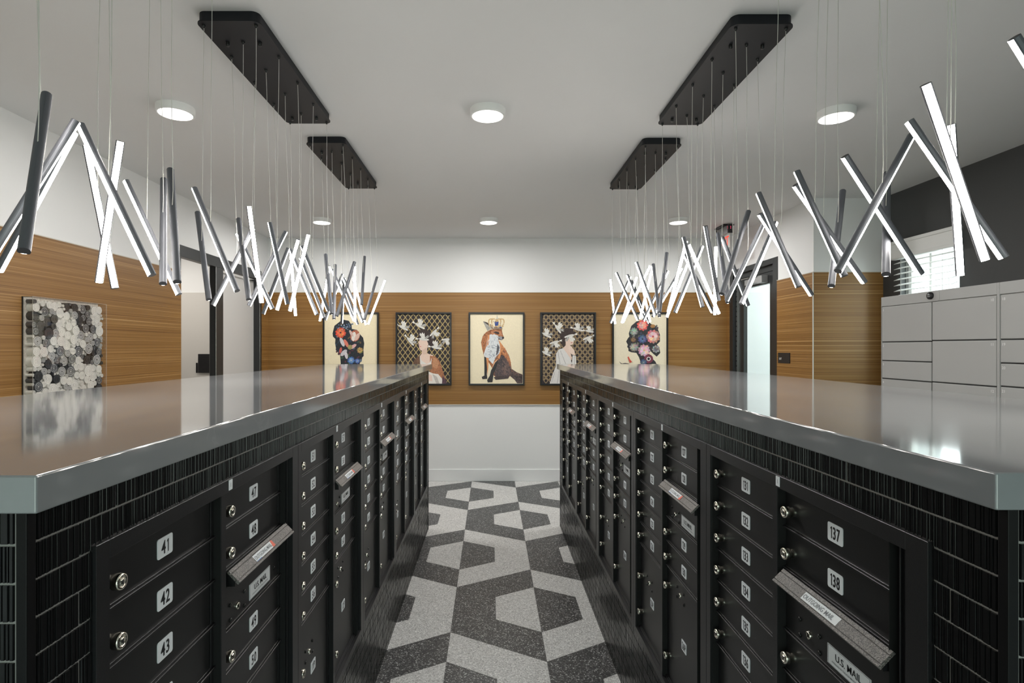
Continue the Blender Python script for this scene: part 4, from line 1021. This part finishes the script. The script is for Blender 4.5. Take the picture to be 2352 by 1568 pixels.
def rowsf(seq, start):
    out = []; z = EYE+.326; n_ = start
    for h_ in seq: out.append((z, z-h_, str(n_))); z -= h_; n_ += 1
    return out
R9 = {0: False, 1: True}
locker(4.185*K, [(rowsf([.283, .147, .142, .145, .145, .283, .283, .283, .20], 1), R9), (rowsf([.278, .292, .29, .29, .29, .283, .20], 10), R9)],
       'grey parcel locker with doors 1 to 12 and a round black reader, beneath the window', True)
R10 = {0: False, 1: True}
locker(4.185*K-.971*K, [(rowsf([.2775, .144, .1425, .145, .145, .283, .283, .283, .20], 18), R10), (rowsf([.278, .292, .29, .29, .29, .283, .20], 27), R10)],
       'grey parcel locker with doors 18 to 21 at the right edge of the photo')

# ------------------------------------------------------------------ exit signs and hall grille
es = empty('exit_sign', (2.64, 6.33, HC), -math.pi/2); es.scale = (.82, 1, .95)
tag(es, 'hanging exit sign with red letters and grey case on the ceiling', 'exit sign')
g = G(); g.box(-.14, .16, -.06, .06, -.018, 0, 'frameblack'); g.build('ceiling_plate', es, .002)
g = G(); g.box(-.19, .19, -.022, .022, -.105, -.018, 'greycase'); g.build('case', es, .003)
for sx in (-1, 1):
    g = G(); g.box(*sorted((sx*.19, sx*.215)), -.028, .028, -.112, -.012, 'frameblack')
    if sx > 0:
        for zz in (-.040, -.058): g.cyl((.203, -.0285, zz), (.203, -.031, zz), .005, .005, 10, 'led'); g.cyl((.2155, 0, zz), (.2175, 0, zz), .005, .005, 10, 'led')
    g.build('end_cap', es, .003)
g = G(); g.box(-.185, .185, -.003, .003, -.275, -.105, 'signacrylic'); 
for sx in (-.185, .182): g.box(sx, sx+.003, -.0034, .0034, -.275, -.105, cmat((.85, .74, .68)))
pa = g.build('sign_panel', es)
g = G(); g.text('EXIT', 0, -.19, -.0042, .115, 'exitred', .98); g.text('EXIT', .003, -.19, -.0043, .115, 'exitred', .98); g.build('sign_letters', pa)
pl = empty('exit_plaque', (XR-T, 5.35*K, 1.510), -math.pi/2); tag(pl, 'small black wall plaque reading EXIT to the right of the glazed door', 'sign')
g = G(); g.box(0, .21*K, -.006, 0, .004, .108, 'frameblack'); o = g.build('plaque_plate', pl, .001)
g = G(); g.text('EXIT', .048, .048, -.0065, .020, 'locktext', .8); g.text('EXIT', .0488, .048, -.0066, .020, 'locktext', .8); g.build('plaque_lettering', o)
hg = empty('wall_grille', (-3.55, YW-.012, 1.355)); tag(hg, 'small black slatted panel on the beige wall of the side hall', 'wall panel')
g = G(); g.box(-.10, .14, -.02, 0, 0, .235, 'frameblack')
for i in range(9): g.box(-.095, .135, -.026, -.02, .012+i*.025, .024+i*.025, 'frameblack')
g.build('slatted_panel', hg); g = G(); g.box(-.122, -.113, -.03, 0, 0, .125, 'frameblack'); g.build('side_bar', hg)
